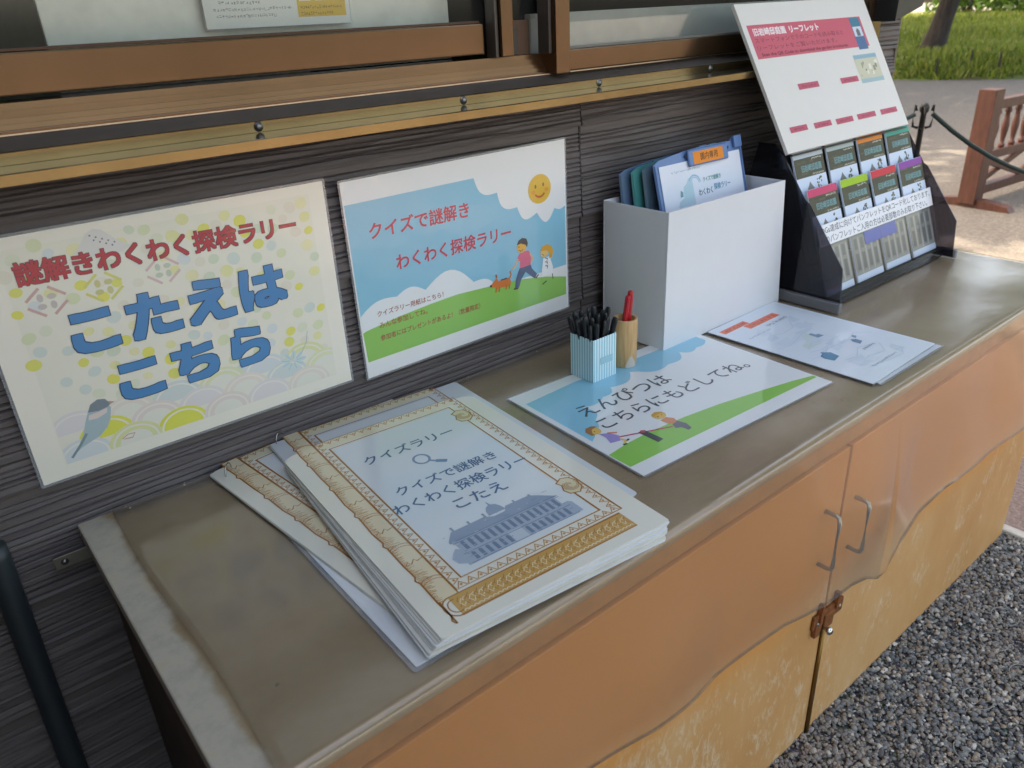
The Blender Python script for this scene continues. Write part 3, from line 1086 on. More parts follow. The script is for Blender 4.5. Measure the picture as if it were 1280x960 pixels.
# ---- clear vinyl cover: over the top, rounded over the front edge, hanging in waves
HEM = [(.20, -.205), (.43, -.238), (.549, -.263), (.66, -.290), (.745, -.297), (.83, -.297), (.917, -.303), (1.03, -.308), (1.127, -.316), (1.19, -.338), (1.229, -.362), (1.238, -.366), (1.243, -.333), (1.273, -.304), (1.389, -.295), (1.545, -.283), (1.83, -.284), (2.03, -.295)]
def hem(x):
    for (a, za), (b, zb) in zip(HEM, HEM[1:]):
        if a <= x <= b:
            t = (x - a) / (b - a)
            return za + (zb - za) * t
    return HEM[0][1] if x < HEM[0][0] else HEM[-1][1]
def film_mesh():
    xs = sorted(set([.206 + (2.026 - .206) * i / 150 for i in range(151)] + [1.222, 1.229, 1.234, 1.238, 1.241, 1.243, 1.25]))
    sec = []
    for y in (-.0125, -.05, -.10, -.16, -.22, -.28, -.34, -.40, -.45, -.49, -.513):
        sec.append((y, 0))
    arc = [(-.5205 - .0105 * math.sin(t), -.0105 + .0105 * math.cos(t)) for t in [math.pi / 2 * k / 6 for k in range(7)]]
    nv = 20
    V, F = [], []
    for x in xs:
        xo = x + .004 * 0
        wl = .004 * math.sin(9 * x) if False else 0
        for y, z in sec:
            w = .0004 * math.sin(x * 21 + y * 13) * (1 if -.5 < y < -.03 else 0)
            left = .003 * math.sin(y * 14 + .8) * max(0, 1 - (x - .206) / .05)
            V.append((x + left, y, -.0012 + w - .0004))
        for y, z in arc:
            V.append((x, y, -.0016 + z))
        hz = hem(x)
        for k in range(1, nv + 1):
            t = k / nv
            z = -.0121 + (hz + .0121) * t
            bulge = .026 * math.exp(-((x - 1.11) / .13) ** 2 - ((z + .21) / .13) ** 2)
            wave = (.0055 * math.sin(x * 11 + 1.2) + .004 * math.sin(x * 23 + z * 9) + .0025 * math.sin(x * 5 - z * 22)) * min(1, t * 1.6)
            out = .531 + .006 * t + bulge + max(-.004, wave) + (.012 * t * t if x > 1.24 else .004 * t * t)
            V.append((x, -out, z))
    n = len(sec) + len(arc) + nv
    for i in range(len(xs) - 1):
        for k in range(n - 1):
            F.append((i * n + k, i * n + k + 1, (i + 1) * n + k + 1, (i + 1) * n + k))
    return V, F
VINYL = clear('clear_vinyl', (.965, .95, .925), .05, (.72, .69, .62), .15, bmp=.10, bscale=7, f0=.035)
o = obj('vinyl_cover', *film_mesh(), VINYL, smooth=True)
md = o.modifiers.new('thickness', 'SOLIDIFY')
md.thickness = .0008
md.offset = 0
md.material_offset_rim = 1
o.data.materials.append(clear('vinyl_edge', (.80, .72, .62), .25, (.45, .40, .34), .2))
tag(o, 'clear vinyl sheet over the counter, hanging in waves down the front', 'vinyl sheet')

# =================================================================== SIGNS AND SHEETS
TAPE = clear('clear_tape', (.95, .95, .93), .1, (.8, .8, .76), .1)
# ---- answer sign (left, on the wall)
def leaf_dots(pg, seed):
    r = random.Random(seed)
    cols = ['#e2de72', '#e6e06a', '#dbe0b8', '#d3dcc2', '#d8dedc', '#e6e2a6', '#dfe2c8', '#d3dcd2', '#e9e3b4', '#e6dfcc']
    pts = []
    for _ in range(900):
        x, y = r.uniform(34, 396), r.uniform(62, 286)
        if x < 60 and y < 150:
            continue
        if all((x - a) ** 2 + (y - b) ** 2 > 15.5 ** 2 for a, b in pts):
            pts.append((x, y))
    for x, y in pts:
        if r.random() < .88:
            s = r.uniform(6.0, 8.6)
            c = r.choice(cols)
            pg.ell('pastel_dot', c, x, y, s, s * r.uniform(.8, .95), n=16, rot=r.uniform(-.5, .5))
def kite(pg, x, y, s, c1, c2):
    for k in range(4):
        a = math.radians(90 * k)
        p0 = (x + s * 1.25 * math.cos(a), y + s * math.sin(a))
        p1 = (x + s * 1.25 * math.cos(a + math.pi / 2), y + s * math.sin(a + math.pi / 2))
        q0 = (p0[0] * .82 + p1[0] * .18, p0[1] * .82 + p1[1] * .18)
        q1 = (p0[0] * .18 + p1[0] * .82, p0[1] * .18 + p1[1] * .82)
        pg.stroke('kite_pattern', c1, [q0, q1], s * .16)
        pg.ell('kite_flower', c2, x + s * .42 * math.cos(a + .78), y + s * .36 * math.sin(a + .78), s * .24, s * .17, n=10, rot=a)
s1 = empty('answer_sign', 'laminated cream sign with big blue lettering taped to the siding at left', 'sign',
           mw=frame((.1436, -.0125, .0606), (1, 0, 0), (0, 0, 1)))
sheet_base(s1, 426, 303, '#f1ebdc', border=3.5)
pg = Page(s1, base=.0005)
pg.rect('picture_ground', '#ebe7d6', 33, 20, 400, 286)
pg.next()
leaf_dots(pg, 5)
pg.next()
wz = pg.zc
fans = ['#e2dcda', '#dfe2b8', '#e4e25c', '#e8ddd0', '#d5dcdc', '#e6d9d0', '#d2dbd6', '#dfe0a6']
r = random.Random(3)
for row, y0 in enumerate((58, 40, 21)):
    for k in range(7):
        x = 56 + k * 60 + (30 if row % 2 else 0)
        if x > 392 or x < 45:
            continue
        c = fans[(k * 3 + row * 2) % 8]
        for i in range(4):
            rr = 33 * (1, .86, .78, .60)[i]
            col = (c, '#ece8dc', c, '#e8e6d8' if k % 2 else c)[i]
            zb = wz + row * 2.4e-5 + i * 5e-6 + (k % 2) * 2e-6
            pts = [(x + rr * math.cos(math.radians(a)), max(20, y0 + rr * .8 * math.sin(math.radians(a)))) for a in range(0, 181, 10)]
            pts = [(min(399, max(34, px)), py) for px, py in pts]
            pg.add('wave_pattern', col, [(px / 1000, py / 1000, zb) for px, py in pts], [tuple(range(len(pts)))])
pg.zc = wz + 1e-4
kite(pg, 67, 222, 20, '#d3aaa4', '#c9bfb8')
kite(pg, 128, 224, 20, '#dcd67a', '#cfc88a')
kite(pg, 197, 228, 19, '#d9bcb8', '#c3cbb8')
pg.poly('mountain_print', '#dfdcd6', [(100, 262), (112, 272), (124, 288), (133, 292), (142, 289), (152, 278), (168, 266), (158, 260)])
pg.next()
for k in range(9):
    pg.ell('mountain_dot', '#6f7784', 128 + (k % 5) * 6 + k // 5 * 3, 285 - (k % 5) * 3 - k // 5 * 6, 1.1, n=8)
# small grey-blue bird
pg.poly('bird_body', '#a9bfc3', [(41, 27), (52, 40), (60, 52), (66, 66), (72, 78), (82, 86), (93, 84), (98, 76), (94, 62), (88, 52), (78, 44), (66, 40), (54, 36)])
pg.next()
pg.poly('bird_head', '#7d8a92', [(72, 78), (77, 87), (86, 91), (94, 89), (99, 81), (95, 78), (84, 76)])
pg.poly('bird_cheek', '#e2d2cb', [(72, 74), (84, 75), (94, 77), (92, 71), (80, 67), (70, 68)])
pg.poly('bird_beak', '#c9a08c', [(97, 85), (104, 82), (98, 80)])
pg.stroke('bird_tail', '#7f9298', [(64, 52), (54, 40), (41, 27)], 3)
pg.stroke('bird_foot', '#d08f80', [(100, 30), (108, 34), (116, 33), (112, 28), (102, 29)], 1.0)
# a pale flower at lower right
for k in range(9):
    a = k * .7
    pg.ell('flower_petal', '#c9dcdc', 338 + 13 * math.cos(a), 62 + 9 * math.sin(a), 7, 3, n=10, rot=a)
for k in range(9):
    a = k * .7
    pg.stroke('flower_line', '#9fb9b9', [(338 + 5 * math.cos(a), 62 + 3 * math.sin(a)), (338 + 18 * math.cos(a), 62 + 13 * math.sin(a))], .6)
pg.stroke('flower_line', '#9fb9b9', [(352, 70), (362, 84), (366, 100)], .8)
pg.next()
TT = '謎解きわくわく探検ラリー'
pg.text(TT, '#3a2f3c', 43.5, 376, 243, 272, 1.25, 'lettering_outline', skew=-.022, sharp=True)
pg.next()
pg.text(TT, '#c0283a', 43.9, 375.6, 243.4, 271.6, .7, 'red_lettering', skew=-.022, sharp=True)
for t, x0, x1, y0, y1 in (('こたえは', 78, 348, 148, 207), ('こちら', 113, 310, 75, 131)):
    pg.text(t, '#1d3a58', x0, x1, y0, y1, 3.9, 'lettering_outline', sharp=True)
pg.next()
for t, x0, x1, y0, y1 in (('こたえは', 78, 348, 148, 207), ('こちら', 113, 310, 75, 131)):
    pg.text(t, '#3a86bd', x0 + 1, x1 - 1, y0 + 1, y1 - 1, 2.9, 'blue_lettering', sharp=True)
pg.build()

# ---- quiz sign (right, on the wall)
SKY, GRASS, CLOUD = '#7fc0d8', '#8ac45c', '#e9e9e8'
s2 = empty('quiz_sign', 'laminated sky-blue sign with red lettering, sun and walking children on the siding', 'sign',
           mw=frame((.5912, -.0125, .0534), (math.cos(.0111), 0, math.sin(.0111)), (-math.sin(.0111), 0, math.cos(.0111))))
sheet_base(s2, 426, 303, CLOUD, border=3)
def lobes(a, b, bump_, n=10):
    """An outward bump between two points."""
    (x0, y0), (x1, y1) = a, b
    out = []
    for i in range(n):
        t = i / n
        px, py = x0 + (x1 - x0) * t, y0 + (y1 - y0) * t
        k = math.sin(math.pi * t) * bump_
        d = math.hypot(x1 - x0, y1 - y0)
        out.append((px + (y1 - y0) / d * k, py - (x1 - x0) / d * k))
    return out
pg = Page(s2, base=.0005)
edge = lobes((421, 190), (396, 190), -4) + lobes((396, 190), (356, 190), -20) + lobes((356, 190), (314, 207), -16) + lobes((314, 207), (274, 238), -14) + lobes((274, 238), (230, 268), -14)
pg.poly('printed_sky', SKY, [(5, 268), (5, 100), (60, 84), (420, 84)] + edge + [(230, 268)])
pg.next()
lowc = [(5, 60)] + [(5, 103)] + lobes((5, 103), (70, 118), -9) + lobes((70, 118), (122, 115), -10) + lobes((122, 115), (215, 104), -26) + lobes((215, 104), (262, 84), -9) + [(262, 60)]
pg.poly('printed_cloud', '#e4e8ea', lowc)
pg.next()
pg.poly('printed_grass', GRASS, [(7, 29), (418, 29), (419, 62), (370, 74), (310, 84), (249, 88), (180, 92), (128, 90), (70, 86), (12, 79), (5, 77)])
pg.next()
RED = '#c4304c'
pg.text('クイズで謎解き', RED, 38, 217, 212, 237, .55, 'red_lettering', skew=-.01)
pg.text('わくわく探検ラリー', RED, 76, 298, 157, 182, .55, 'red_lettering', skew=0)
BR_ = '#a8503c'
pg.text('クイズラリー用紙はこちら！', BR_, 33, 154, 95, 104.5, .12, 'small_lettering')
pg.text('みんな参加してね。', BR_, 34, 121, 76, 86, .12, 'small_lettering')
pg.text('参加者にはプレゼントがあるよ！（数量限定）', BR_, 33, 224, 56, 66, .12, 'small_lettering')
pg.ell('printed_sun', '#e6b53a', 364, 228, 25, 24, n=28)
pg.next()
pg.ell('sun_eye', '#8d5a2a', 355, 233, 2, 3.4, n=8)
pg.ell('sun_eye', '#8d5a2a', 372, 234, 2, 3.4, n=8)
pg.arc('sun_mouth', '#cf5a2c', 364, 224, 11, 3.4, 205, 335, ry=9)
pg.ell('sun_cheek', '#e89a3c', 350, 224, 4.5, 3.6, n=10)
pg.ell('sun_cheek', '#e89a3c', 379, 225, 4.5, 3.6, n=10)
# boy
def boy(pg):
    pg.poly('boy_trousers', '#465a78', [(313, 104), (336, 106), (340, 96), (351, 84), (345, 77), (334, 86), (325, 94), (314, 82), (309, 70), (300, 71), (303, 86), (309, 98)])
    pg.poly('boy_shirt', '#e0607c', [(311, 126), (320, 131), (333, 130), (339, 122), (337, 104), (313, 103), (314, 116), (307, 116)])
    pg.stroke('boy_arm', '#e3b488', [(310, 120), (304, 111), (296, 105)], 3.6)
    pg.stroke('boy_arm', '#e3b488', [(337, 124), (342, 114), (338, 107)], 3.6)
    pg.ell('boy_face', '#e5b04c', 319, 139, 10.5, 10, n=20)
    pg.next()
    pg.poly('boy_hair', '#2c3a44', [(309, 144), (313, 151), (321, 154), (330, 151), (333, 143), (331, 136), (327, 141), (318, 145)])
    pg.stroke('boy_smile', '#7a3d2a', [(312, 135), (317, 132), (322, 134)], 1.2)
    pg.ell('boy_eye', '#3a2a1e', 313, 140, 1, 1.4, n=8)
    pg.stroke('boy_shoe', '#5a3a2a', [(297, 70), (307, 69)], 2.6)
    pg.stroke('boy_shoe', '#5a3a2a', [(347, 77), (354, 82)], 2.6)
boy(pg)
pg.poly('girl_dress', '#eef0f2', [(366, 108), (381, 109), (388, 88), (387, 76), (362, 75), (362, 88)])
pg.ell('girl_face', '#edc179', 369, 118, 9, 8.5, n=18)
pg.next()
pg.poly('girl_hair', '#e3a537', [(360, 122), (366, 130), (376, 131), (386, 126), (390, 116), (386, 106), (379, 105), (381, 114), (374, 121)])
for k in range(3):
    pg.stroke('girl_collar', '#3c4a50', [(370, 108 - 7 * k), (376, 106 - 7 * k), (374, 102 - 7 * k)], 1.6)
pg.stroke('girl_leg', '#40443c', [(386, 76), (387, 66)], 1.6)
pg.stroke('girl_leg', '#40443c', [(362, 62), (372, 66)], 2.2)
pg.stroke('girl_face_line', '#6a4a2a', [(363, 116), (368, 113)], 1.1)
# dog
pg.poly('dog_body', '#d8793a', [(252, 92), (258, 96), (262, 99), (265, 93), (276, 92), (288, 93), (292, 86), (290, 79), (284, 78), (270, 80), (262, 79), (256, 84), (248, 86)])
pg.stroke('dog_tail', '#d8793a', [(289, 91), (293, 97), (291, 104)], 2.6)
for x in (260, 267, 282, 289):
    pg.stroke('dog_leg', '#c96a2c', [(x, 82), (x - 2, 74)], 2.6)
pg.stroke('dog_ear', '#9a4a20', [(262, 99), (261, 105)], 3)
pg.ell('dog_nose', '#2c2a2a', 249, 88, 2.2, n=8)
pg.stroke('dog_back', '#4a4a52', [(270, 93), (284, 93)], 2)
pg.build()

# ---- pencil return sheet (on the counter)
a = -.0499
ps = empty('pencil_return_sheet', 'laminated sheet with seesaw children and black lettering lying on the counter', 'sheet',
           mw=frame((.7533, -.4303, .0004), (math.cos(a), math.sin(a), 0), (-math.sin(a), math.cos(a), 0)))
sheet_base(ps, 426, 303, '#e6e7e6', border=3, thick=.8)
pg = Page(ps, base=.0008)
pg.poly('printed_sky', '#86c6dc', [(12, 112), (12, 266), (118, 276), (424 - 14, 276), (424 - 14, 256)] + lobes((410, 250), (372, 238), -6) + lobes((372, 238), (335, 244), -10) + lobes((335, 244), (285, 222), -12) + lobes((285, 222), (220, 243), -16)
        + lobes((214, 243), (150, 222), -14) + lobes((150, 222), (118, 205), -8) + lobes((118, 205), (70, 199), -8) + lobes((70, 199), (58, 156), -12) + lobes((58, 156), (30, 128), -6) + [(24, 120)])
pg.next()
pg.poly('printed_grass', '#86c552', [(5, 29), (421, 29), (421, 36), (380, 46), (310, 58), (234, 70), (160, 77), (88, 79), (40, 76), (4, 70)])
pg.next()
INK = '#3a4250'
pg.text('えんぴつは', INK, 53, 244, 171, 206, .25, 'lettering')
pg.text('こちらにもどしてね。', INK, 52, 380, 124, 157, .25, 'lettering')
pg.stroke('seesaw_plank', '#c4405a', [(46, 98), (128, 68)], 3.2)
pg.next()
pg.poly('seesaw_stand', '#3b4248', [(78, 88), (90, 88), (92, 52), (80, 50)])
pg.ell('seesaw_pivot', '#c4405a', 85, 86, 4, n=12)
pg.poly('girl_dress', '#9c8cc8', [(33, 122), (46, 114), (52, 100), (44, 88), (28, 92), (34, 108)])
pg.ell('girl_face', '#e8bb5e', 34, 133, 10, 11, n=18)
pg.next()
pg.poly('girl_hair', '#a87443', [(22, 124), (22, 138), (29, 146), (40, 146), (46, 140), (34, 138), (28, 130), (27, 123)])
pg.stroke('girl_arm', '#d8704e', [(44, 116), (56, 108)], 3.4)
pg.stroke('girl_leg', '#e0c060', [(46, 92), (50, 84), (42, 78)], 3.4)
pg.stroke('girl_shoe', '#2e3138', [(38, 77), (45, 76)], 3.2)
pg.stroke('girl_shoe', '#2e3138', [(50, 82), (56, 84)], 3.2)
pg.poly('boy_shirt', '#e08a5a', [(128, 92), (142, 94), (148, 84), (144, 70), (130, 76)])
pg.poly('boy_trousers', '#6c6874', [(132, 72), (146, 76), (150, 62), (146, 48), (138, 46), (136, 58), (128, 62)])
pg.ell('boy_face', '#e6b548', 138, 104, 11, 9.5, n=18)
pg.next()
pg.poly('boy_hair', '#d69a30', [(127, 106), (130, 113), (140, 116), (149, 111), (150, 102), (144, 107), (134, 109)])
pg.ell('boy_eye', '#4a3420', 134, 103, 1.2, n=8)
pg.ell('boy_eye', '#4a3420', 142, 103, 1.2, n=8)
pg.ell('girl_eye', '#4a3420', 33, 131, 1.2, n=8)
pg.build()

# ---- answer booklets
CREAM, GILT, GILT2 = '#e9e4d4', '#a8691f', '#c08a45'
NAVY = '#45688c'
def scroll_print(pg, full=True):
    W, H = 303, 426
    pg.rect('inner_ground', '#dfe4e4', 64, 68, 252, 404)
    pg.rect('scroll_tint', '#e6d6b4', 24, 44, 47, 436)
    pg.rect('bottom_band', '#cf9f55', 34, 17, 268, 47)
    pg.rect('top_tint', '#e6dcba', 50, 412, 268, 432)
    pg.next()
    for off, w in ((0, 1.3), (-4, .7)):
        pg.box('gilt_line', GILT, 62 + off * .2, 66 + off * .2, 254 - off * .2, 408 - off * .2, w)
        if off:
            break
    pg.box('gilt_line', GILT, 48, 52, 276, 433, 1.5)
    # shaded left roll: fine short hatching
    r = random.Random(2)
    pg.stroke('gilt_line', GILT, [(47, 48), (47, 436)], 1.6)
    xs = []
    y = 436
    pts = [(24, 436)]
    while y > 48:
        pts += [(22 + r.uniform(-.6, .6), y - 20), (23.5, y - 44), (20.5, y - 50), (23, y - 56)]
        y -= 74
    pts.append((24, 47))
    pg.stroke('gilt_line', GILT, pts, 2.0)
    for k in range(300):
        yy = 46 + 388 * k / 300
        pg.stroke('gilt_hatching', GILT2 if k % 3 else GILT, [(23, yy), (23 + r.uniform(4, 12) * (1 + .4 * math.sin(yy * .085)), yy - r.uniform(-1, 3))], .55)
    for yy in (376, 302, 228, 154, 84):
        pg.arc('gilt_line', GILT, 35, yy - 4, 12, .9, 20, 170, ry=7)
        pg.arc('gilt_line', GILT, 35, yy - 9, 12, .8, 20, 170, ry=7)
        pg.stroke('gilt_line', GILT, [(24, yy + 34), (29, yy + 38), (31, yy + 33), (37, yy + 40), (39, yy + 35), (46, yy + 37)], .9)
    pg.arc('gilt_line', GILT, 35, 433, 12, 1.4, 0, 180, ry=7)
    # leaf border between the two frames
    def leaves(x0, y0, x1, y1, nx, ny, n):
        for i in range(n):
            t = (i + .5) / n
            cx, cy = x0 + (x1 - x0) * t, y0 + (y1 - y0) * t
            dx, dy = (x1 - x0) / n, (y1 - y0) / n
            pg.stroke('leaf_border', GILT2, [(cx - dx * .45, cy - dy * .45), (cx - dx * .2 + nx * 5, cy - dy * .2 + ny * 5), (cx + nx * 9, cy + ny * 9), (cx + dx * .2 + nx * 5, cy + dy * .2 + ny * 5), (cx + dx * .45, cy + dy * .45)], 1.25)
            pg.ell('leaf_border', GILT2, cx + nx * 3.5, cy + ny * 3.5, 1.7, n=7)
    leaves(50, 53, 274, 53, 0, 1, 18)
    leaves(50, 431, 274, 431, 0, -1, 18)
    leaves(49.5, 60, 49.5, 430, 1, 0, 30)
    leaves(274, 60, 274, 430, -1, 0, 30)
    # bottom roll
    pg.box('gilt_line', GILT, 34, 17, 268, 47, 1.4)
    pg.arc('gilt_line', GILT, 34, 32, 12, 1.8, 90, 270, ry=15)
    pg.arc('gilt_line', GILT, 35, 32, 8, 1.4, 70, 300, ry=10)
    for i in range(40):
        cx = 38 + 228 * i / 40
        pg.arc('scallop', '#efe6cf', cx + 2.8, 20, 2.3, .9, 0, 180, n=6)
        pg.stroke('band_pattern', '#efe2c0' if i % 2 else GILT, [(cx, 27 + (i % 3)), (cx + 3, 32), (cx + 1, 37), (cx + 5, 42 - (i % 2) * 3)], .8)
        pg.stroke('band_pattern', GILT if i % 2 else '#efe2c0', [(cx + 5, 26), (cx + 2, 33), (cx + 6, 38)], .8)
    pg.next()
    if not full:
        return
    # corner ornaments
    for x, y in ((258, 372), (262, 128)):
        pg.poly('ornament', '#dfd2ac', [(x - 12, y - 14), (x - 15, y - 4), (x - 10, y + 6), (x - 13, y + 14), (x - 2, y + 20), (x + 8, y + 16), (x + 12, y + 4), (x + 9, y - 10), (x, y - 18)])
    pg.next()
    for x, y in ((258, 372), (262, 128)):
        pg.stroke('ornament_line', GILT, [(x - 12, y - 14), (x - 15, y - 4), (x - 10, y + 6), (x - 13, y + 14), (x - 2, y + 20), (x + 8, y + 16), (x + 12, y + 4), (x + 9, y - 10), (x, y - 18)], 1.5, close=True)
        for k in range(5):
            pg.arc('ornament_line', GILT, x - 1, y + 1, 3 + k * 2, .8, 40 * k, 40 * k + 230, n=10)
    pg.text('クイズラリー', NAVY, 84, 221, 334, 356, .3, 'blue_lettering')
    pg.arc('magnifier', '#7d9ab2', 148, 303, 10.5, 3.4, 0, 360, n=24, ry=12)
    pg.stroke('magnifier', '#7d9ab2', [(155, 293), (162, 286)], 4)
    pg.stroke('magnifier', '#6f8ea8', [(161, 287), (173, 278)], 7)
    pg.text('クイズで謎解き', NAVY, 83, 231, 241, 262, .3, 'blue_lettering')
    pg.text('わくわく探検ラリー', NAVY, 62, 256, 205, 228, .3, 'blue_lettering')
    pg.text('こたえ', NAVY, 126, 199, 172, 194, .3, 'blue_lettering')
    # the old western mansion in grey-blue
    B1, B2, B3 = '#aab8c6', '#8ea1b5', '#74899f'
    pg.poly('mansion_mass', B1, [(80, 76), (240, 78), (240, 100), (236, 104), (80, 96)])
    pg.poly('mansion_mass', B1, [(86, 97), (228, 97), (228, 124), (86, 124)])
    pg.poly('mansion_roof', B2, [(82, 124), (94, 139), (140, 140), (150, 134), (166, 134), (172, 143), (206, 143), (216, 136), (232, 122), (232, 120), (82, 120)])
    pg.poly('mansion_dome', B2, [(146, 138), (148, 148), (152, 154), (157, 157), (158, 166), (160, 157), (165, 154), (168, 148), (170, 138)])
    for k in range(6):
        pg.rect('mansion_chimney', B2, 96 + 22 * k, 138, 99 + 22 * k, 147 - 2 * (k % 2))
    pg.poly('tree_mass', B1, [(72, 86), (70, 96), (76, 104), (82, 110), (88, 104), (90, 90), (84, 78)])
    pg.next()
    for row, (y0, y1) in enumerate(((80, 92), (101, 115))):
        for k in range(15):
            x = 92 + 9.2 * k
            if 146 < x < 160 and row == 0:
                continue
            pg.rect('mansion_window', B3, x, y0, x + 4.6, y1)
            pg.ell('mansion_window', B3, x + 2.3, y1, 2.3, 2.6, 0, 180, n=6)
    for y in (96, 118, 121.5, 77.5):
        pg.stroke('mansion_cornice', B3, [(84, y), (234, y)], 1.0)
    pg.rect('mansion_porch', '#c6d0d8', 144, 78, 162, 98)
    r = random.Random(9)
    for k in range(90):
        x = r.uniform(80, 236)
        y = r.uniform(76, 140)
        pg.stroke('mansion_detail', r.choice((B2, B3, '#c2ccd5')), [(x, y), (x + r.uniform(2, 8), y + r.uniform(-1, 1))], .7)
PAPERM = ink(CREAM)
EDGE = plain('page_edge', '#d6d5cb', .5)
def page_slab(root, mw, w=303, h=426, t=.0007, mat=None, radius=16, name='page', curl=0.0):
    pts = rounded(w, h, radius, 5)
    n = len(pts)
    V = [(x / 1000, y / 1000, t) for x, y in pts] + [(x / 1000, y / 1000, 0) for x, y in pts]
    F = [tuple(range(n)), tuple(range(2 * n - 1, n - 1, -1))] + [(n + i, n + (i + 1) % n, (i + 1) % n, i) for i in range(n)]
    return obj(name, V, F, mat or PAPERM, root, mw)
def lay(x, y, z, ang):
    return Matrix.Translation((x, y, z)) @ Matrix.Rotation(ang, 4, 'Z')
def ring(root, x, y, z, ang, r=.011):
    bm = tube([(r * math.cos(t), 0, r * math.sin(t)) for t in [2 * math.pi * k / 26 for k in range(26)]], .0009, 6, bm=bmesh.new(), close=True)
    o = bm_obj('binder_ring', bm, plain('ring_steel', '#b5b5b2', .25, 1.0), root, smooth=True)
    o.matrix_local = Matrix.Translation((x, y, z)) @ Matrix.Rotation(ang, 4, 'Z')
WHITEP = ink('#dfe3e6')
# booklet on the left, fanned out
bA = empty('answer_booklet', 'ring-bound answer booklet fanned out at the left, under the big stack', 'booklet', 'answer booklets on the counter', loc=(.35, -.04, 0))
bAi = Matrix.Translation((-.35, .04, 0))
page_slab(bA, bAi @ lay(.3535, -.5035, .0006, -.012), w=303, h=420, mat=WHITEP, radius=2)
page_slab(bA, bAi @ lay(.3485, -.5085, .0003, -.012), w=313, h=430, t=.0002, mat=FILM, radius=4, name='laminated_border')
V, F = [], []
pgA = bAi @ lay(.377, -.4445, .0030, .107)
page_slab(bA, bAi @ lay(.3755, -.4460, .0014, .105), mat=EDGE, radius=6)
page_slab(bA, bAi @ lay(.3762, -.4452, .0022, .106), mat=EDGE, radius=6)
pa = page_slab(bA, pgA, radius=14)
pg = Page(pa, base=.0007)
scroll_print(pg, full=False)
pg.build()
ring(bA, 0.004, .004, .0045, .9, .012)
# booklet at the back
bB = empty('answer_booklet', 'ring-bound answer booklet showing only its back edge behind the big stack', 'booklet', 'answer booklets on the counter', loc=(.44, -.02, 0))
bBi = Matrix.Translation((-.44, .02, 0))
for k in range(2):
    page_slab(bB, bBi @ lay(.395 + .0015 * k, -.4365 - .001 * k, .0060 + .0009 * k, -.065 + .003 * k), w=316, h=426, mat=WHITEP if k == 0 else EDGE, radius=5)
pb = page_slab(bB, bBi @ lay(.397, -.4375, .0079, -.064), w=316, h=426, mat=ink('#d5d9da'), radius=5)
pg = Page(pb, base=.0007)
scroll_print(pg, full=False)
pg.build()
ring(bB, .002, .010, .010, .7, .012)
# the big stack on top
bC = empty('answer_booklet', 'top stack of laminated answer sheets with ornate gold scroll border', 'booklet', 'answer booklets on the counter', loc=(.40, -.50, 0))
bCi = Matrix.Translation((-.40, .50, 0))
r = random.Random(4)
fan = []
for an in (-.113, -.110, -.107, -.101, -.098, -.094, -.090, -.085, -.081, -.076):
    fan.append((.4124 + .426 * math.sin(an), -.0847 - .426 * math.cos(an), an))
for k, (x, y, an) in enumerate(fan):
    page_slab(bC, bCi @ lay(x + r.uniform(-.001, .001), y + r.uniform(-.001, .001), .0088 + .00112 * k, an), mat=EDGE if k % 3 else WHITEP, radius=(3, 12), t=.0009)
pc = page_slab(bC, bCi @ lay(.3815, -.5096, .0202, -.0726), radius=(4, 20), t=.0008)
pg = Page(pc, base=.0008)
scroll_print(pg)
pg.build()

# ---- map sheets with orange tapes
mp2 = empty('map_sheet', 'lower of two pale laminated map sheets, its right edge showing', 'sheet', 'map sheets on the counter', mw=frame((1.218, -.507, .0004), (1, .005, 0), (0, 1, 0)))
sheet_base(mp2, 218, 322, '#c9ced2', border=4, thick=.8)
mp_ = empty('map_sheet', 'upper pale laminated map sheet with orange tapes beside the white box', 'sheet', 'map sheets on the counter', mw=frame((1.2085, -.4995, .0016), (1, .012, .014), (-.028, 1, 0)))
sheet_base(mp_, 218, 320, '#dbe3ea', border=2.5, thick=1.0)
pg = Page(mp_, base=.001)
pg.rect('orange_tape', '#f0622a', 14, 286, 88, 301)
pg.next()
pg.rect('orange_tape', '#f0622a', 66, 268, 160, 285)
pg.next()
pg.marks('tape_writing', '#8a3416', 20, 84, 289, 298, 8, 21, 1.2)
pg.marks('tape_writing', '#8a3416', 72, 154, 271, 282, 9, 22, 1.2)
MB, MG = '#cdd8e1', '#d0dcd8'
for k in range(16):
    rr = random.Random(k)
    x, y = rr.uniform(20, 150), rr.uniform(24, 240)
    pg.poly('map_area', rr.choice((MB, '#d3dde6', MG, '#d0dae4')), [(x, y), (x + rr.uniform(18, 48), y + rr.uniform(-6, 6)), (x + rr.uniform(20, 50), y + rr.uniform(12, 30)), (x + rr.uniform(-4, 8), y + rr.uniform(10, 26))])
pg.next()
for k in range(10):
    rr = random.Random(40 + k)
    x, y = rr.uniform(14, 120), rr.uniform(24, 250)
    pg.stroke('map_path', '#c3d0dc', [(x, y), (x + 25, y + rr.uniform(-10, 10)), (x + 60, y + rr.uniform(-14, 14)), (x + 85, y + rr.uniform(-20, 20))], 1.3)
pg.poly('map_pond', '#4f87aa', [(40, 88), (62, 92), (66, 110), (54, 122), (50, 116), (40, 114), (36, 104)])
pg.poly('map_building', '#7e9fb4', [(108, 158), (124, 156), (124, 168), (118, 168), (118, 178), (110, 178)])
pg.poly('map_building', '#5d8fae', [(132, 92), (146, 96), (146, 108), (138, 114), (132, 106)])
pg.poly('map_building', '#7e9fb4', [(150, 110), (160, 114), (158, 122), (150, 118)])
pg.marks('map_writing', '#7d93a6', 112, 150, 74, 80, 6, 50, .9)
pg.marks('map_writing', '#5f7488', 96, 160, 250, 258, 9, 51, 1.0)
pg.marks('map_writing', '#8fa3b4', 24, 90, 240, 245, 12, 52, .8)
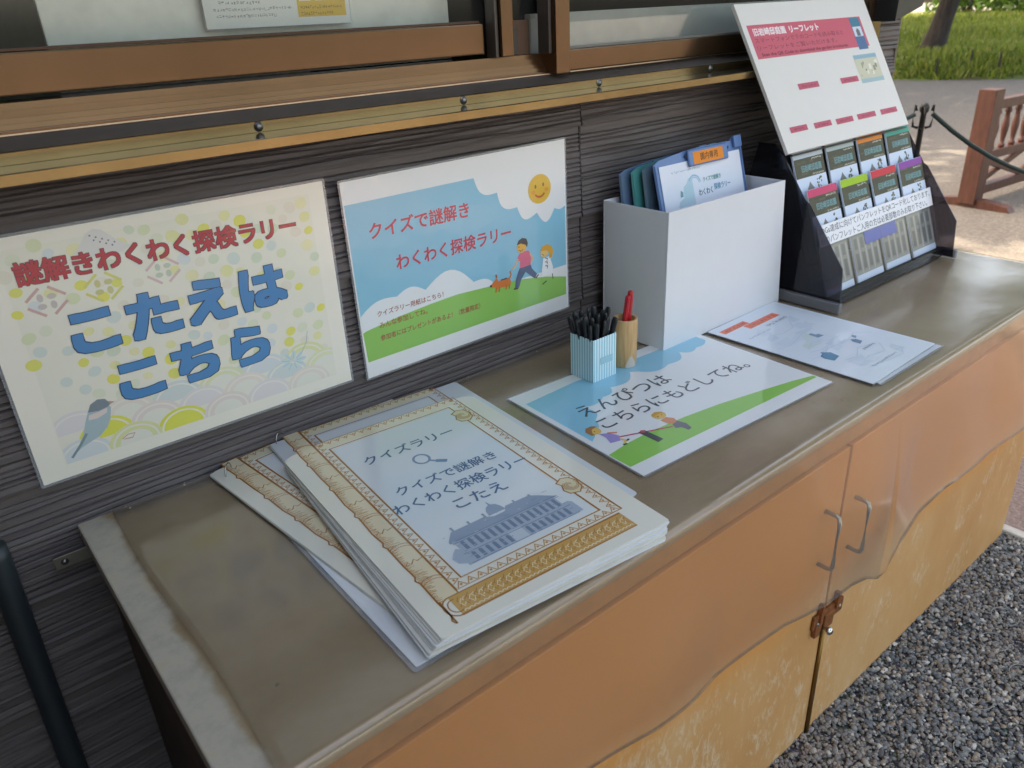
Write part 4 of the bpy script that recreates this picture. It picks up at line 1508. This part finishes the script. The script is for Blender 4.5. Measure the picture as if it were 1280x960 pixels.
pg.marks('map_writing', '#8fa3b4', 60, 140, 30, 35, 14, 53, .8)
pg.build()

# =================================================================== FILE BOX AND CLIPBOARDS
BOXW = plain('white_board_box', '#dcdde0', .6, var=.015, scale=20)
BX0, BX1, BY0, BY1, BH = 1.0865, 1.4280, -.1790, -.0300, .2455
fb = empty('file_box', 'tall white open-topped cardboard box holding clipboards', 'box', loc=(BX0, BY0, .0002))
bt = .0028
W_, D_ = BX1 - BX0, BY1 - BY0
taper = .010                                            # the box is a little wider at the bottom right
def slab(name, pts, par, mat):
    V = [tuple(p) for p in pts]
    F = [(0, 1, 2, 3), (7, 6, 5, 4), (0, 4, 5, 1), (1, 5, 6, 2), (2, 6, 7, 3), (3, 7, 4, 0)]
    bm = bmesh.new()
    vs = [bm.verts.new(v) for v in V]
    for f in F:
        bm.faces.new([vs[i] for i in f])
    bmesh.ops.recalc_face_normals(bm, faces=list(bm.faces))
    bmesh.ops.bevel(bm, geom=list(bm.edges), offset=.0006, segments=1, affect='EDGES')
    return bm_obj(name, bm, mat, par)
slab('front_panel', [(0, 0, 0), (W_ + taper, 0, 0), (W_ - taper, 0, BH), (0, 0, BH), (0, bt, 0), (W_ + taper, bt, 0), (W_ - taper, bt, BH), (0, bt, BH)], fb, BOXW)
slab('back_panel', [(0, D_ - bt, 0), (W_ + taper, D_ - bt, 0), (W_ - taper, D_ - bt, BH), (0, D_ - bt, BH), (0, D_, 0), (W_ + taper, D_, 0), (W_ - taper, D_, BH), (0, D_, BH)], fb, BOXW)
slab('side_panel', [(0.0002, bt + .0003, 0), (bt, bt + .0003, 0), (bt, D_ - bt - .0003, 0), (.0002, D_ - bt - .0003, 0), (.0002, bt + .0003, BH - .0006), (bt, bt + .0003, BH - .0006), (bt, D_ - bt - .0003, BH - .0006), (.0002, D_ - bt - .0003, BH - .0006)], fb, BOXW)
e = taper
slab('side_panel', [(W_ + e - bt, bt + .0003, 0), (W_ + e - .0002, bt + .0003, 0), (W_ + e - .0002, D_ - bt - .0003, 0), (W_ + e - bt, D_ - bt - .0003, 0), (W_ - e - bt, bt + .0003, BH - .0006), (W_ - e - .0002, bt + .0003, BH - .0006), (W_ - e - .0002, D_ - bt - .0003, BH - .0006), (W_ - e - bt, D_ - bt - .0003, BH - .0006)], fb, BOXW)
box('bottom_panel', bt + .0004, W_ - bt, bt + .0004, D_ - bt - .0004, .0003, .002, BOXW, fb, bev=.0003)
def clipboard(x0, x1, yb, yt, zt, col, label, front=False):
    L = math.hypot(yt - yb, zt - .0035)
    mw = frame((x0, yb, .0035), (1, 0, 0), (0, yt - yb, zt - .0035))
    c = empty('clipboard', label, 'clipboard', 'clipboards in the white box', mw=mw)
    w = x1 - x0
    m = plain('clip_plastic_' + col, col, .38, var=.04)
    pts = [(x * w, y * L) for x, y in ((0, 0), (1, 0), (1, .975), (.985, 1.0), (.90, 1.004), (.88, .985), (.55, .992), (.35, .986), (.06, .965), (0, .945))]
    n = len(pts)
    bm = bmesh.new()
    A = [bm.verts.new((x, y, 0)) for x, y in pts]
    B = [bm.verts.new((x, y, .0030)) for x, y in pts]
    bm.faces.new(A[::-1]); bm.faces.new(B)
    for i in range(n):
        bm.faces.new((A[i], A[(i + 1) % n], B[(i + 1) % n], B[i]))
    bmesh.ops.bevel(bm, geom=[e_ for e_ in bm.edges if abs(e_.verts[0].co.z - e_.verts[1].co.z) < 1e-6], offset=.0008, segments=1, affect='EDGES')
    bm_obj('board', bm, m, c)
    # raised rim
    for a_, b_ in (((0.003, 0), (.003, .94 * L)), ((w - .003, 0), (w - .003, .97 * L))):
        bm_obj('rim', tube([(a_[0], a_[1], .0032), (b_[0], b_[1], .0032)], .0022, 6), m, c)
    k0, k1 = .345 * w, .80 * w
    cl = bm_obj('clip', box_bm(k0, k1, L * .895, L * .985, .0052, .0112, .0035, 3), m, c)
    bm_obj('clip_hinge', tube([(k0 - .004, L * .955, .0055), (k1 + .006, L * .955, .0055)], .0028, 8), plain('hinge_dark', '#39495c', .4), c)
    bm_obj('hook_tab', box_bm(.895 * w, .985 * w, L * .945, L * 1.012, .0034, .0095, .002, 2), m, c)
    if front:
        pap = box('paper', .045 * w, .962 * w, .06 * L, .930 * L, .0034, .0046, plain('clip_paper', '#e4e9f2', .7, var=.01), c, bev=0)
        q = Page(c, matte, base=.0046)
        pw, W0, W1 = .917 * w, .045 * w * 1000, .962 * w * 1000
        top = .930 * L * 1000
        q.poly('castle_print', '#b9d6de', [(W0 + 36, top - 78), (W0 + 40, top - 68), (W0 + 54, top - 62), (W0 + 56, top - 44), (W0 + 66, top - 38), (W0 + 72, top - 30), (W0 + 82, top - 30), (W0 + 84, top - 78)])
        q.arc('rainbow_print', '#8fc0d6', W0 + 88, top - 44, 17, 2.4, 10, 150)
        q.arc('rainbow_print', '#a6cfe0', W0 + 88, top - 44, 13.5, 2.4, 10, 150)
        q.next()
        q.poly('tree_print', '#6f9fa8', [(W0 + 44, top - 60), (W0 + 47, top - 48), (W0 + 53, top - 52), (W0 + 52, top - 60)])
        q.text('クイズで謎解き', '#5b9a96', W0 + 112, W0 + 165, top - 43, top - 34, .25, 'lettering')
        q.text('わくわく', '#3c5a66', W0 + 96, W0 + 136, top - 66, top - 54, .25, 'lettering')
        q.text('探検ラリー', '#4f8fae', W0 + 141, W0 + 190, top - 62, top - 50, .25, 'lettering')
        q.marks('small_print', '#a8bcc6', W0 + 28, W0 + 110, top - 17, top - 13, 20, 5, .7)
        q.marks('small_print', '#b4c2cc', W0 + 60, W0 + 170, top - 88, top - 84, 26, 6, .7)
        q.build()
        q = Page(cl, matte, base=.0113)
        a0, a1, b0, b1 = (k0 * 1000 + 12, k1 * 1000 - 16, L * 903, L * 970)
        q.rect('orange_label', '#f08c22', a0, b0, a1, b1)
        q.next()
        q.text('園内専用', '#3a2a1c', a0 + 20, a1 - 17, b0 + 5, b1 - 4, .12, 'lettering')
        q.build()
    return c
clipboard(1.113, 1.353, -.086, -.0370, .3030, '#56708a', 'grey-blue clipboard rearmost at the left of the white box')
clipboard(1.130, 1.370, -.102, -.0490, .3050, '#3f8a86', 'teal clipboard second from the back in the white box')
clipboard(1.146, 1.386, -.118, -.0605, .3070, '#5c7482', 'slate-grey clipboard just behind the front one in the white box')
clipboard(1.154, 1.405, -.162, -.0760, .3170, '#5c7fb0', 'blue front clipboard with orange label and printed quiz paper', front=True)

# =================================================================== CUPS AND PENCILS
def cup_mat():
    m, nt, b = newmat('striped_tin')
    sx = nt.nodes.new('ShaderNodeSeparateXYZ')
    nt.links.new(coords(nt), sx.inputs[0])
    ad = nt.nodes.new('ShaderNodeMath'); ad.operation = 'ADD'
    nt.links.new(sx.outputs['X'], ad.inputs[0]); nt.links.new(sx.outputs['Y'], ad.inputs[1])
    mu = nt.nodes.new('ShaderNodeMath'); mu.operation = 'MULTIPLY'
    nt.links.new(ad.outputs[0], mu.inputs[0]); mu.inputs[1].default_value = 6.2832 / .0058
    sn = nt.nodes.new('ShaderNodeMath'); sn.operation = 'SINE'
    nt.links.new(mu.outputs[0], sn.inputs[0])
    nt.links.new(ramp(nt, sn.outputs[0], [(.0, '#d5edf2'), (.12, '#d5edf2'), (.2, '#8cc6d6')]), b.inputs['Base Color'])
    b.inputs['Roughness'].default_value = .4
    return m
cup = empty('pencil_cup', 'square pale-blue striped cup full of short black pencils', 'cup', loc=(.931, -.1605, .0015))
CS, CH = .0265, .0745
def open_box(name, s, h, t, mat, par):
    bm = bmesh.new()
    o_ = [bm.verts.new((x * s, y * s, z)) for z in (0, h) for x, y in ((-1, -1), (1, -1), (1, 1), (-1, 1))]
    i_ = [bm.verts.new((x * (s - t), y * (s - t), z)) for z in (.002, h) for x, y in ((-1, -1), (1, -1), (1, 1), (-1, 1))]
    bm.faces.new(o_[3::-1]); bm.faces.new(i_[:4])
    for k in range(4):
        k2 = (k + 1) % 4
        bm.faces.new((o_[k], o_[k2], o_[4 + k2], o_[4 + k]))
        bm.faces.new((i_[k2], i_[k], i_[4 + k], i_[4 + k2]))
        bm.faces.new((o_[4 + k], o_[4 + k2], i_[4 + k2], i_[4 + k]))
    bmesh.ops.recalc_face_normals(bm, faces=list(bm.faces))
    bmesh.ops.bevel(bm, geom=list(bm.edges), offset=.0005, segments=1, affect='EDGES')
    return bm_obj(name, bm, mat, par)
open_box('body', CS, CH, .0014, cup_mat(), cup)
box('name_plate', -.010, .018, -CS - .0009, -CS - .0001, .028, .040, plain('plate_blue', '#9ccbd8', .5), cup, bev=.0003)
PB = plain('pencil_black', '#1d1f22', .35)
def pencil_mesh(L):
    bm = bmesh.new()
    # flat plastic pencil: tapered bar with a rounded flat head
    prof = [(0, .0010, .0010), (.010, .0030, .0022), (.030, .0036, .0024), (L - .016, .0046, .0026), (L - .006, .0050, .0026), (L - .001, .0036, .0020), (L, .0020, .0012)]
    rings = []
    for z, a_, b_ in prof:
        rings.append([bm.verts.new((a_ * math.copysign(abs(math.cos(t)) ** .6, math.cos(t)), b_ * math.copysign(abs(math.sin(t)) ** .6, math.sin(t)), z)) for t in [2 * math.pi * (k + .5) / 10 for k in range(10)]])
    for A, B in zip(rings, rings[1:]):
        for k in range(10):
            bm.faces.new((A[k], A[(k + 1) % 10], B[(k + 1) % 10], B[k]))
    bm.faces.new(rings[0][::-1]); bm.faces.new(rings[-1])
    me = bpy.data.meshes.new('pencil')
    bm.to_mesh(me); bm.free()
    me.materials.append(PB)
    me.polygons.foreach_set('use_smooth', [True] * len(me.polygons))
    return me
PM = [pencil_mesh(.098), pencil_mesh(.104)]
r = random.Random(8)
i = 0
for gx in range(5):
    for gy in range(4):
        bx, by = (-.012 + .006 * gx), (-.010 + .0066 * gy)
        tx, ty = -.0245 + .0122 * gx + r.uniform(-.003, .003), -.020 + .0133 * gy + r.uniform(-.003, .003)
        tx, ty = max(-.0235, min(.0235, tx)), max(-.0215, min(.0215, ty))
        d = Vector((tx - bx, ty - by, CH - .006)).normalized()
        o = bpy.data.objects.new('pencil', PM[i % 2])
        COL.objects.link(o)
        o.matrix_world = Matrix.Translation((.931 + bx, -.1605 + by, .0042 + r.uniform(0, .008))) @ d.to_track_quat('Z', 'Y').to_matrix().to_4x4() @ Matrix.Rotation(r.uniform(0, 3.1), 4, 'Z')
        tag(o, 'short black plastic pencil standing in the pale-blue striped cup', 'pencil', 'black pencils in the striped cup')
        i += 1

def bamboo_mat():
    m, nt, b = newmat('bamboo')
    c = ramp(nt, noise(nt, coords(nt, (40, 40, 3)), 6, 4, .6), [(.3, '#b98f5c'), (.55, '#c9a473'), (.8, '#d6b68a')])
    nt.links.new(c, b.inputs['Base Color'])
    b.inputs['Roughness'].default_value = .5
    return m
bc = empty('bamboo_cup', 'round tan bamboo cup with two red pens beside the striped cup', 'cup', loc=(.998, -.168, .0015))
bm_obj('body', lathe([(0, 0), (.0195, 0), (.0205, .001), (.0207, .030), (.0210, .060), (.0212, .083), (.0206, .084), (.0172, .084), (.0165, .083), (.0163, .006), (0, .006)], 32), bamboo_mat(), bc, smooth=True)
tp = clear('tape_patch', (.95, .95, .95), .55, (.82, .8, .76), .15)
bm = bmesh.new()
vs = []
for k in range(7):
    a_ = math.radians(228 + k * 9)
    hh = (.006, .013, .019, .022, .017, .012, .008)[k]
    vs.append((bm.verts.new((.0213 * math.cos(a_), .0213 * math.sin(a_), .0006)), bm.verts.new((.0213 * math.cos(a_), .0213 * math.sin(a_), hh))))
for A, B in zip(vs, vs[1:]):
    bm.faces.new((A[0], B[0], B[1], A[1]))
bm_obj('tape_patch', bm, tp, bc)
REDP = plain('pen_red', '#b8252f', .3)
def pen(x0, y0, x1, y1, L, rad, mat, label, grp, z0=.0076):
    d = Vector((x1 - x0, y1 - y0, .078)).normalized()
    o = bm_obj('pen', lathe([(0, 0), (.0012, .0004), (rad * .75, .012), (rad, .016), (rad, L - .003), (rad * .8, L - .0005), (rad * .55, L), (0, L)], 8), mat, smooth=False)
    o.matrix_world = Matrix.Translation((x0, y0, z0)) @ d.to_track_quat('Z', 'Y').to_matrix().to_4x4()
    return tag(o, label, 'pen', grp)
pen(.990, -.164, .9905, -.1745, .122, .0043, REDP, 'left and shorter one of the two red pens in the bamboo cup', 'pens in the bamboo cup')
pen(1.002, -.166, 1.0005, -.1735, .127, .0048, REDP, 'right and taller one of the two red pens in the bamboo cup', 'pens in the bamboo cup')
pen(1.004, -.158, 1.0105, -.1600, .098, .0036, PB, 'short black pen behind the red pens in the bamboo cup', 'pens in the bamboo cup')

# =================================================================== LEAFLET RACK
RX0, RX1 = 1.463, 1.945
rack = empty('leaflet_rack', 'smoky clear plastic leaflet rack with two tiers at the far end of the counter', 'rack', loc=(RX0, -.29, .0004))
SMOKE = clear('smoky_acrylic', (.30, .29, .33), .08, (.10, .10, .12), .05)
SMOKE2 = clear('clear_acrylic', (.95, .96, .97), .012, (.7, .72, .76), .04, f0=.012)
BLK = plain('rack_black', '#1d1d22', .3)
def rk(o):
    o.parent = rack
    o.matrix_parent_inverse = Matrix.Translation((-RX0, .29, -.0004))
    return o
side = [(-.040, .004), (-.297, .004), (-.290, .085), (-.206, .197), (-.196, .203), (-.142, .279), (-.120, .300), (-.085, .300), (-.040, .12)]
for x in (RX0, RX1 - .003):
    rk(extrude_x(side, x, x + .003, 'side_panel', SMOKE))
for x in (RX0 + .0005, RX1 - .0035):                     # bright cut edges of the front slope
    rk(bm_obj('cut_edge', tube([(x + .001, -.2915, .084), (x + .001, -.2075, .1985)], .0011, 5), SMOKE2))
rk(box('base', RX0 + .004, RX1 - .004, -.268, -.05, .0006, .0045, BLK, bev=.001))
rk(box('front_lip', RX0 + .004, RX1 - .004, -.2745, -.2690, .0012, .024, SMOKE, bev=.001))
for x in (RX0 - .012, RX1 + .001):
    rk(box('foot', x, x + .011, -.301, -.150, .0006, .020, clear('foot_acrylic', (.45, .45, .47), .35, (.42, .42, .43), .12), bev=.0015))
def tier(y0, z0, y1, z1):
    return frame((RX0 + .004, y0, z0), (1, 0, 0), (0, y1 - y0, z1 - z0))
F1 = tier(-.262, .020, -.190, .222)
F2 = tier(-.220, .086, -.149, .289)
def panel(name, M, x0, x1, y0, y1, n0, n1, mat):
    return rk(bm_obj(name, box_bm(x0, x1, y0, y1, n0, n1, .0004, 1), mat, None, M))
IW = RX1 - RX0 - .008
panel('back_plate', F1, 0, IW, -.010, .160, -.016, -.014, SMOKE)
panel('back_plate', F2, 0, IW, -.060, .215, -.012, -.009, BLK)
panel('front_plate', F1, 0, IW, .002, .106, .0045, .0065, SMOKE2)
panel('front_plate', F2, 0, IW, -.002, .075, .0045, .0065, SMOKE2)
panel('shelf', F1, 0, IW, -.010, -.006, -.014, .0045, BLK)
panel('shelf', F2, 0, IW, -.010, -.006, -.008, .0045, BLK)
PITCH = IW / 4
for k in range(1, 4):
    panel('divider', F1, PITCH * k - .001, PITCH * k + .001, -.005, .17, -.0135, .0042, SMOKE2)
    panel('divider', F2, PITCH * k - .001, PITCH * k + .001, -.005, .17, -.0085, .0042, SMOKE2)
rk(box('board_ledge', RX0 + .004, RX1 - .03, -.158, -.120, .2790, .2812, BLK, bev=.0006))
# printed strip stuck on the front plate
st = rk(bm_obj('notice_strip', box_bm(.004, IW - .004, .098, .1385, .0068, .0072, 0), matte('#e8eaee'), None, F1))
pg = Page(st, matte, base=.0072)
pg.next()
T1, T2 = 'SDGs達成に向けてパンフレットをQRコード化しております。', '紙のパンフレットご入用の方は必要部数のみお取り下さい。'
pg.text(T1, '#3a3f48', 10, IW * 1000 - 12, 119.5, 134.5, .0, 'lettering')
pg.text(T2, '#3a3f48', 10, IW * 1000 - 30, 101, 116, .0, 'lettering')
pg.build()
def leaflet(M, x, hcol, label, seed, veil=False, z=.0):
    mw = M @ Matrix.Translation((x, 0, z))
    l = empty('leaflet', label, 'leaflet', 'folded leaflets in the rack', mw=mw)
    bm_obj('paper', box_bm(0, .104, 0, .210, -.004, 0, .0004, 1), matte('#cfdcec'), l)
    l2 = .104 / .100
    q = Page(l, matte, base=0)
    q.rect('colour_header', hcol, .4, 195, 103.6, 209.6)
    q.rect('title_block', '#4a4a36', .4, 158, 103.6, 195)
    q.next()
    r_ = random.Random(seed)
    for k in range(10):
        x0 = r_.uniform(0, 70)
        y0 = r_.uniform(159, 191)
        q.rect('title_texture', r_.choice(('#55553c', '#3f4434', '#5d5840', '#4c523e')), max(.6, x0), y0, min(99, x0 + r_.uniform(10, 40)), y0 + r_.uniform(1.5, 4))
    q.next()
    q.text('旧岩崎邸庭園', '#6f9fa2', 22, 92, 168, 182, .25, 'lettering')
    q.marks('small_print', '#c9c6b0', 56, 98, 159.5, 163, 14, seed, .7)
    q.marks('small_print', '#d9d6c6', 60, 96, 189.5, 193, 8, seed + 1, .7)
    # domed mansion and a palm on pale sky
    q.poly('dome_print', '#7c7870', [(28, 112), (28, 128), (32, 136), (38, 142), (43, 149), (48, 142), (54, 136), (58, 128), (58, 112)])
    for k in range(26):
        t_ = r_.random()
        q.ell('palm_print', r_.choice(('#4d4c38', '#5d5d45', '#6b6b52', '#45473a')), 62 + 22 * r_.random() * (1 - .3 * t_) + 6 * t_, 113 + 40 * t_, r_.uniform(1.5, 4.2), r_.uniform(1.2, 3), n=8, rot=r_.uniform(0, 3))
    q.rect('facade_print', '#82817a', .4, 14, 103.6, 110)
    q.next()
    q.rect('facade_roof', '#6b685f', .4, 94, 103.6, 106)
    for k in range(4):
        q.rect('facade_window', '#585b59', 8 + 24 * k, 24, 20 + 24 * k, 58)
        q.rect('facade_window', '#5f6260', 8 + 24 * k, 66, 20 + 24 * k, 88)
        q.rect('facade_column', '#a3a29a', 23 + 24 * k, 16, 28 + 24 * k, 90)
    q.rect('facade_base', '#8d9089', .4, 14, 99.6, 20)
    q.build()
    return l
heads1 = [('#cf3f6a', 'leaflet with a pink header, first from the left in the front tier'), ('#9cc21c', 'leaflet with a lime green header in the front tier'), ('#cf2f3c', 'leaflet with a red header in the front tier'), ('#8a3f9c', 'leaflet with a purple header in the front tier')]
heads2 = [('#b9c4cc', 'leaflet first from the left in the rear tier, its top under the notice board'), ('#a9b9b9', 'leaflet second from the left in the rear tier, its top under the notice board'), ('#e0842c', 'leaflet with an orange header in the rear tier'), ('#2fa08e', 'leaflet with a teal green header in the rear tier')]
for k in range(4):
    leaflet(F1, PITCH * k + .0075, *heads1[k], seed=60 + k)
    leaflet(F2, PITCH * k + .0075, *heads2[k], seed=70 + k)
# a blue slip in the front tier
o = bm_obj('slip', box_bm(.175, .305, .070, .096, .0014, .0022, .0002, 1), matte('#0d3fae'), None, F1)
tag(o, 'small blue paper slip behind the clear front of the leaflet rack', 'slip')

# ---- notice board leaning on top of the rack
bd = empty('notice_board', 'white foam notice board with a pink banner leaning above the leaflets', 'board',
           mw=frame((1.441, -.1645, .2885), (1, 0, 0), (0, .1445, .2545)))
bm_obj('foam_board', box_bm(0, .466, 0, .296, -.007, 0, .0007, 2), plain('foam_white', '#e2ded6', .55, var=.01), bd)
pg = Page(bd, matte, base=0)
pg.rect('pink_banner', '#d2606f', 14, 186, 422, 253)
pg.next()
pg.text('旧岩崎邸庭園', '#f3e6e4', 28, 134, 231, 247, .5, 'white_lettering')
pg.text('リーフレット', '#f3e6e4', 147, 252, 231, 246, .8, 'white_lettering')
pg.text('スマートフォンで下のコードを読み取ると', '#8a3644', 24, 336, 217, 227, .0, 'small_lettering')
pg.text('リーフレットをご覧いただけます。', '#8a3644', 24, 302, 202, 212, .0, 'small_lettering')
pg.text('Scan the QR Code to download the garden brochures.', '#8a3644', 30, 338, 188.5, 197, .3, 'small_lettering')
pg.rect('leaflet_picture', '#4d6f97', 376, 180, 414, 251)
pg.next()
pg.rect('leaflet_picture_top', '#3f7f96', 376, 232, 414, 251)
pg.rect('leaflet_picture_sky', '#d3dbe2', 378, 209, 412, 231)
pg.next()
pg.poly('leaflet_picture_house', '#6a6f72', [(388, 210), (388, 222), (395, 228), (402, 222), (402, 210)])
pg.rect('map_picture', '#cfcbb0', 340, 107, 433, 169)
pg.next()
pg.rect('map_picture_band', '#8fb3bf', 340, 160, 433, 169)
pg.rect('map_picture_band', '#9fbcc0', 340, 107, 433, 116)
r = random.Random(31)
for k in range(16):
    x, y = r.uniform(346, 420), r.uniform(118, 154)
    pg.rect('map_picture_item', r.choice(('#8d8c74', '#70756c', '#e6e3d2', '#b3b08f', '#e3dfcd')), x, y, x + r.uniform(3, 10), y + r.uniform(3, 12))
TAGC = '#c4566a'
for x0, x1, y0, y1 in ((108, 180, 116, 128), (262, 330, 113.5, 125.5), (32, 90, 36.5, 48), (114, 175, 35, 46.5), (193, 257, 33.5, 45), (275, 348, 33.5, 45), (370, 439, 33, 44.5)):
    pg.rect('pink_tag', TAGC, x0, y0, x1, y1)
pg.next()
for i, (x0, x1, y0, y1) in enumerate(((108, 180, 116, 128), (262, 330, 113.5, 125.5), (32, 90, 36.5, 48), (114, 175, 35, 46.5), (193, 257, 33.5, 45), (275, 348, 33.5, 45), (370, 439, 33, 44.5))):
    pg.marks('tag_writing', '#8f3a4c', x0 + 12, x1 - 12, y0 + 3.5, y1 - 3.5, 6, 80 + i, .9)
pg.build()

# =================================================================== ROPE STANCHION AND BARRIER
BLKM = plain('black_iron', '#1e2123', .5)
SX, SY = 3.29, .42
stn = empty('rope_post', 'slim black rope post standing behind the leaflet rack', 'post', loc=(SX, SY, GZ))
top = .150 - GZ
bm_obj('base', lathe([(0, 0), (.14, 0), (.14, .012), (.11, .024), (.03, .034), (.014, .05), (0, .05)], 24), BLKM, stn, smooth=True)
bm_obj('pole', lathe([(0, .045), (.0105, .045), (.0105, top - .02), (.016, top - .015), (.018, top), (.012, top + .014), (0, top + .018)], 14), BLKM, stn, smooth=True)
for k in range(4):
    a_ = k * math.pi / 2 + .5
    c_, s_ = math.cos(a_), math.sin(a_)
    bm_obj('rope_hook', tube([(.012 * c_, .012 * s_, top - .075), (.030 * c_, .030 * s_, top - .070), (.036 * c_, .036 * s_, top - .03), (.030 * c_, .030 * s_, top + .008), (.026 * c_, .026 * s_, top - .012)], .0055, 7), BLKM, stn, smooth=True)
def sag(a_, b_, s, n=16):
    A, B = Vector(a_), Vector(b_)
    return [A.lerp(B, i / n) + Vector((0, 0, -s * 4 * (i / n) * (1 - i / n))) for i in range(n + 1)]
ROPE = plain('rope_dark', '#20302e', .75)
o = bm_obj('rope', tube(sag((SX + .03, SY - .02, .125), (4.15, -.55, .09), .26), .0085, 8), ROPE, smooth=True)
tag(o, 'dark rope sagging from the post to the right, across the brown barrier', 'rope', 'ropes at the rope post')
o = bm_obj('rope', tube(sag((SX - .03, SY + .02, .125), (2.14, .90, .10), .10), .0085, 8), ROPE, smooth=True)
tag(o, 'dark rope running from the post towards the building corner', 'rope', 'ropes at the rope post')

def wood_mat():
    m, nt, b = newmat('brown_stained_wood')
    n1 = noise(nt, coords(nt, (6, 6, 1.2)), 8, 5, .65)
    nt.links.new(ramp(nt, n1, [(.3, '#3d2118'), (.55, '#502c21'), (.8, '#623a2c')]), b.inputs['Base Color'])
    b.inputs['Roughness'].default_value = .5
    bump(nt, b, n1, .2, .003)
    return m
WOOD = wood_mat()
bar = empty('wooden_barrier', 'reddish-brown wooden barrier with turned balusters and a crossed brace', 'barrier', mw=frame((5.36, .965, GZ), (1, -.075, 0), (.075, 1, 0)))
HB = .690
box('post', -.052, .052, -.052, .052, .022, HB, WOOD, bar, bev=.004)
box('post', 1.75, 1.854, -.052, .052, .022, HB, WOOD, bar, bev=.004)
def foot(x):
    bm = bmesh.new()
    prof_ = [(-.26, 0), (.26, 0), (.235, .03), (.07, .052), (-.07, .052), (-.235, .03)]
    A = [bm.verts.new((x - .035, y, z)) for y, z in prof_]
    B = [bm.verts.new((x + .035, y, z)) for y, z in prof_]
    bm.faces.new(A[::-1]); bm.faces.new(B)
    for i in range(6):
        bm.faces.new((A[i], A[(i + 1) % 6], B[(i + 1) % 6], B[i]))
    bmesh.ops.recalc_face_normals(bm, faces=list(bm.faces))
    bm_obj('foot', bm, WOOD, bar)
foot(0.0); foot(1.802)
box('rail', .053, 1.749, -.03, .03, .570, .625, WOOD, bar, bev=.004)
box('rail', .053, 1.749, -.03, .03, .275, .325, WOOD, bar, bev=.004)
box('rail', .053, 1.749, -.03, .03, .065, .120, WOOD, bar, bev=.004)
BAL = None
for k in range(13):
    x = .13 + .13 * k
    if BAL is None:
        o = bm_obj('baluster', lathe([(.016, .326), (.020, .335), (.020, .345), (.013, .352), (.014, .375), (.021, .43), (.022, .46), (.016, .50), (.013, .53), (.020, .540), (.020, .552), (.014, .569)], 12), WOOD, bar, smooth=True)
        BAL = o.data
    else:
        o = link('baluster', BAL, None, bar)
    o.location.x = x
for x0 in (.055, .620, 1.185):
    for a_, b_, dy in (((x0, .122), (x0 + .55, .274), .012), ((x0, .274), (x0 + .55, .122), -.012)):
        bm = bmesh.new()
        d = Vector((b_[0] - a_[0], 0, b_[1] - a_[1]))
        L = d.length
        o = bm_obj('brace', box_bm(0, L, -.010, .010, -.018, .018, .002), WOOD, bar)
        o.location = (a_[0], dy, a_[1])
        o.rotation_euler.y = -math.atan2(d.z, d.x)

# crumbs and dry seeds blown against the wall along the back of the counter
o = stones(46, .19, 1.42, -.030, -.013, .0006, .0007, .0019, 'debris', plain('crumb', '#c4b594', .9, var=.25), zr=0)
tag(o, 'pale crumbs and seeds scattered along the back edge of the counter', 'debris', kind='stuff')
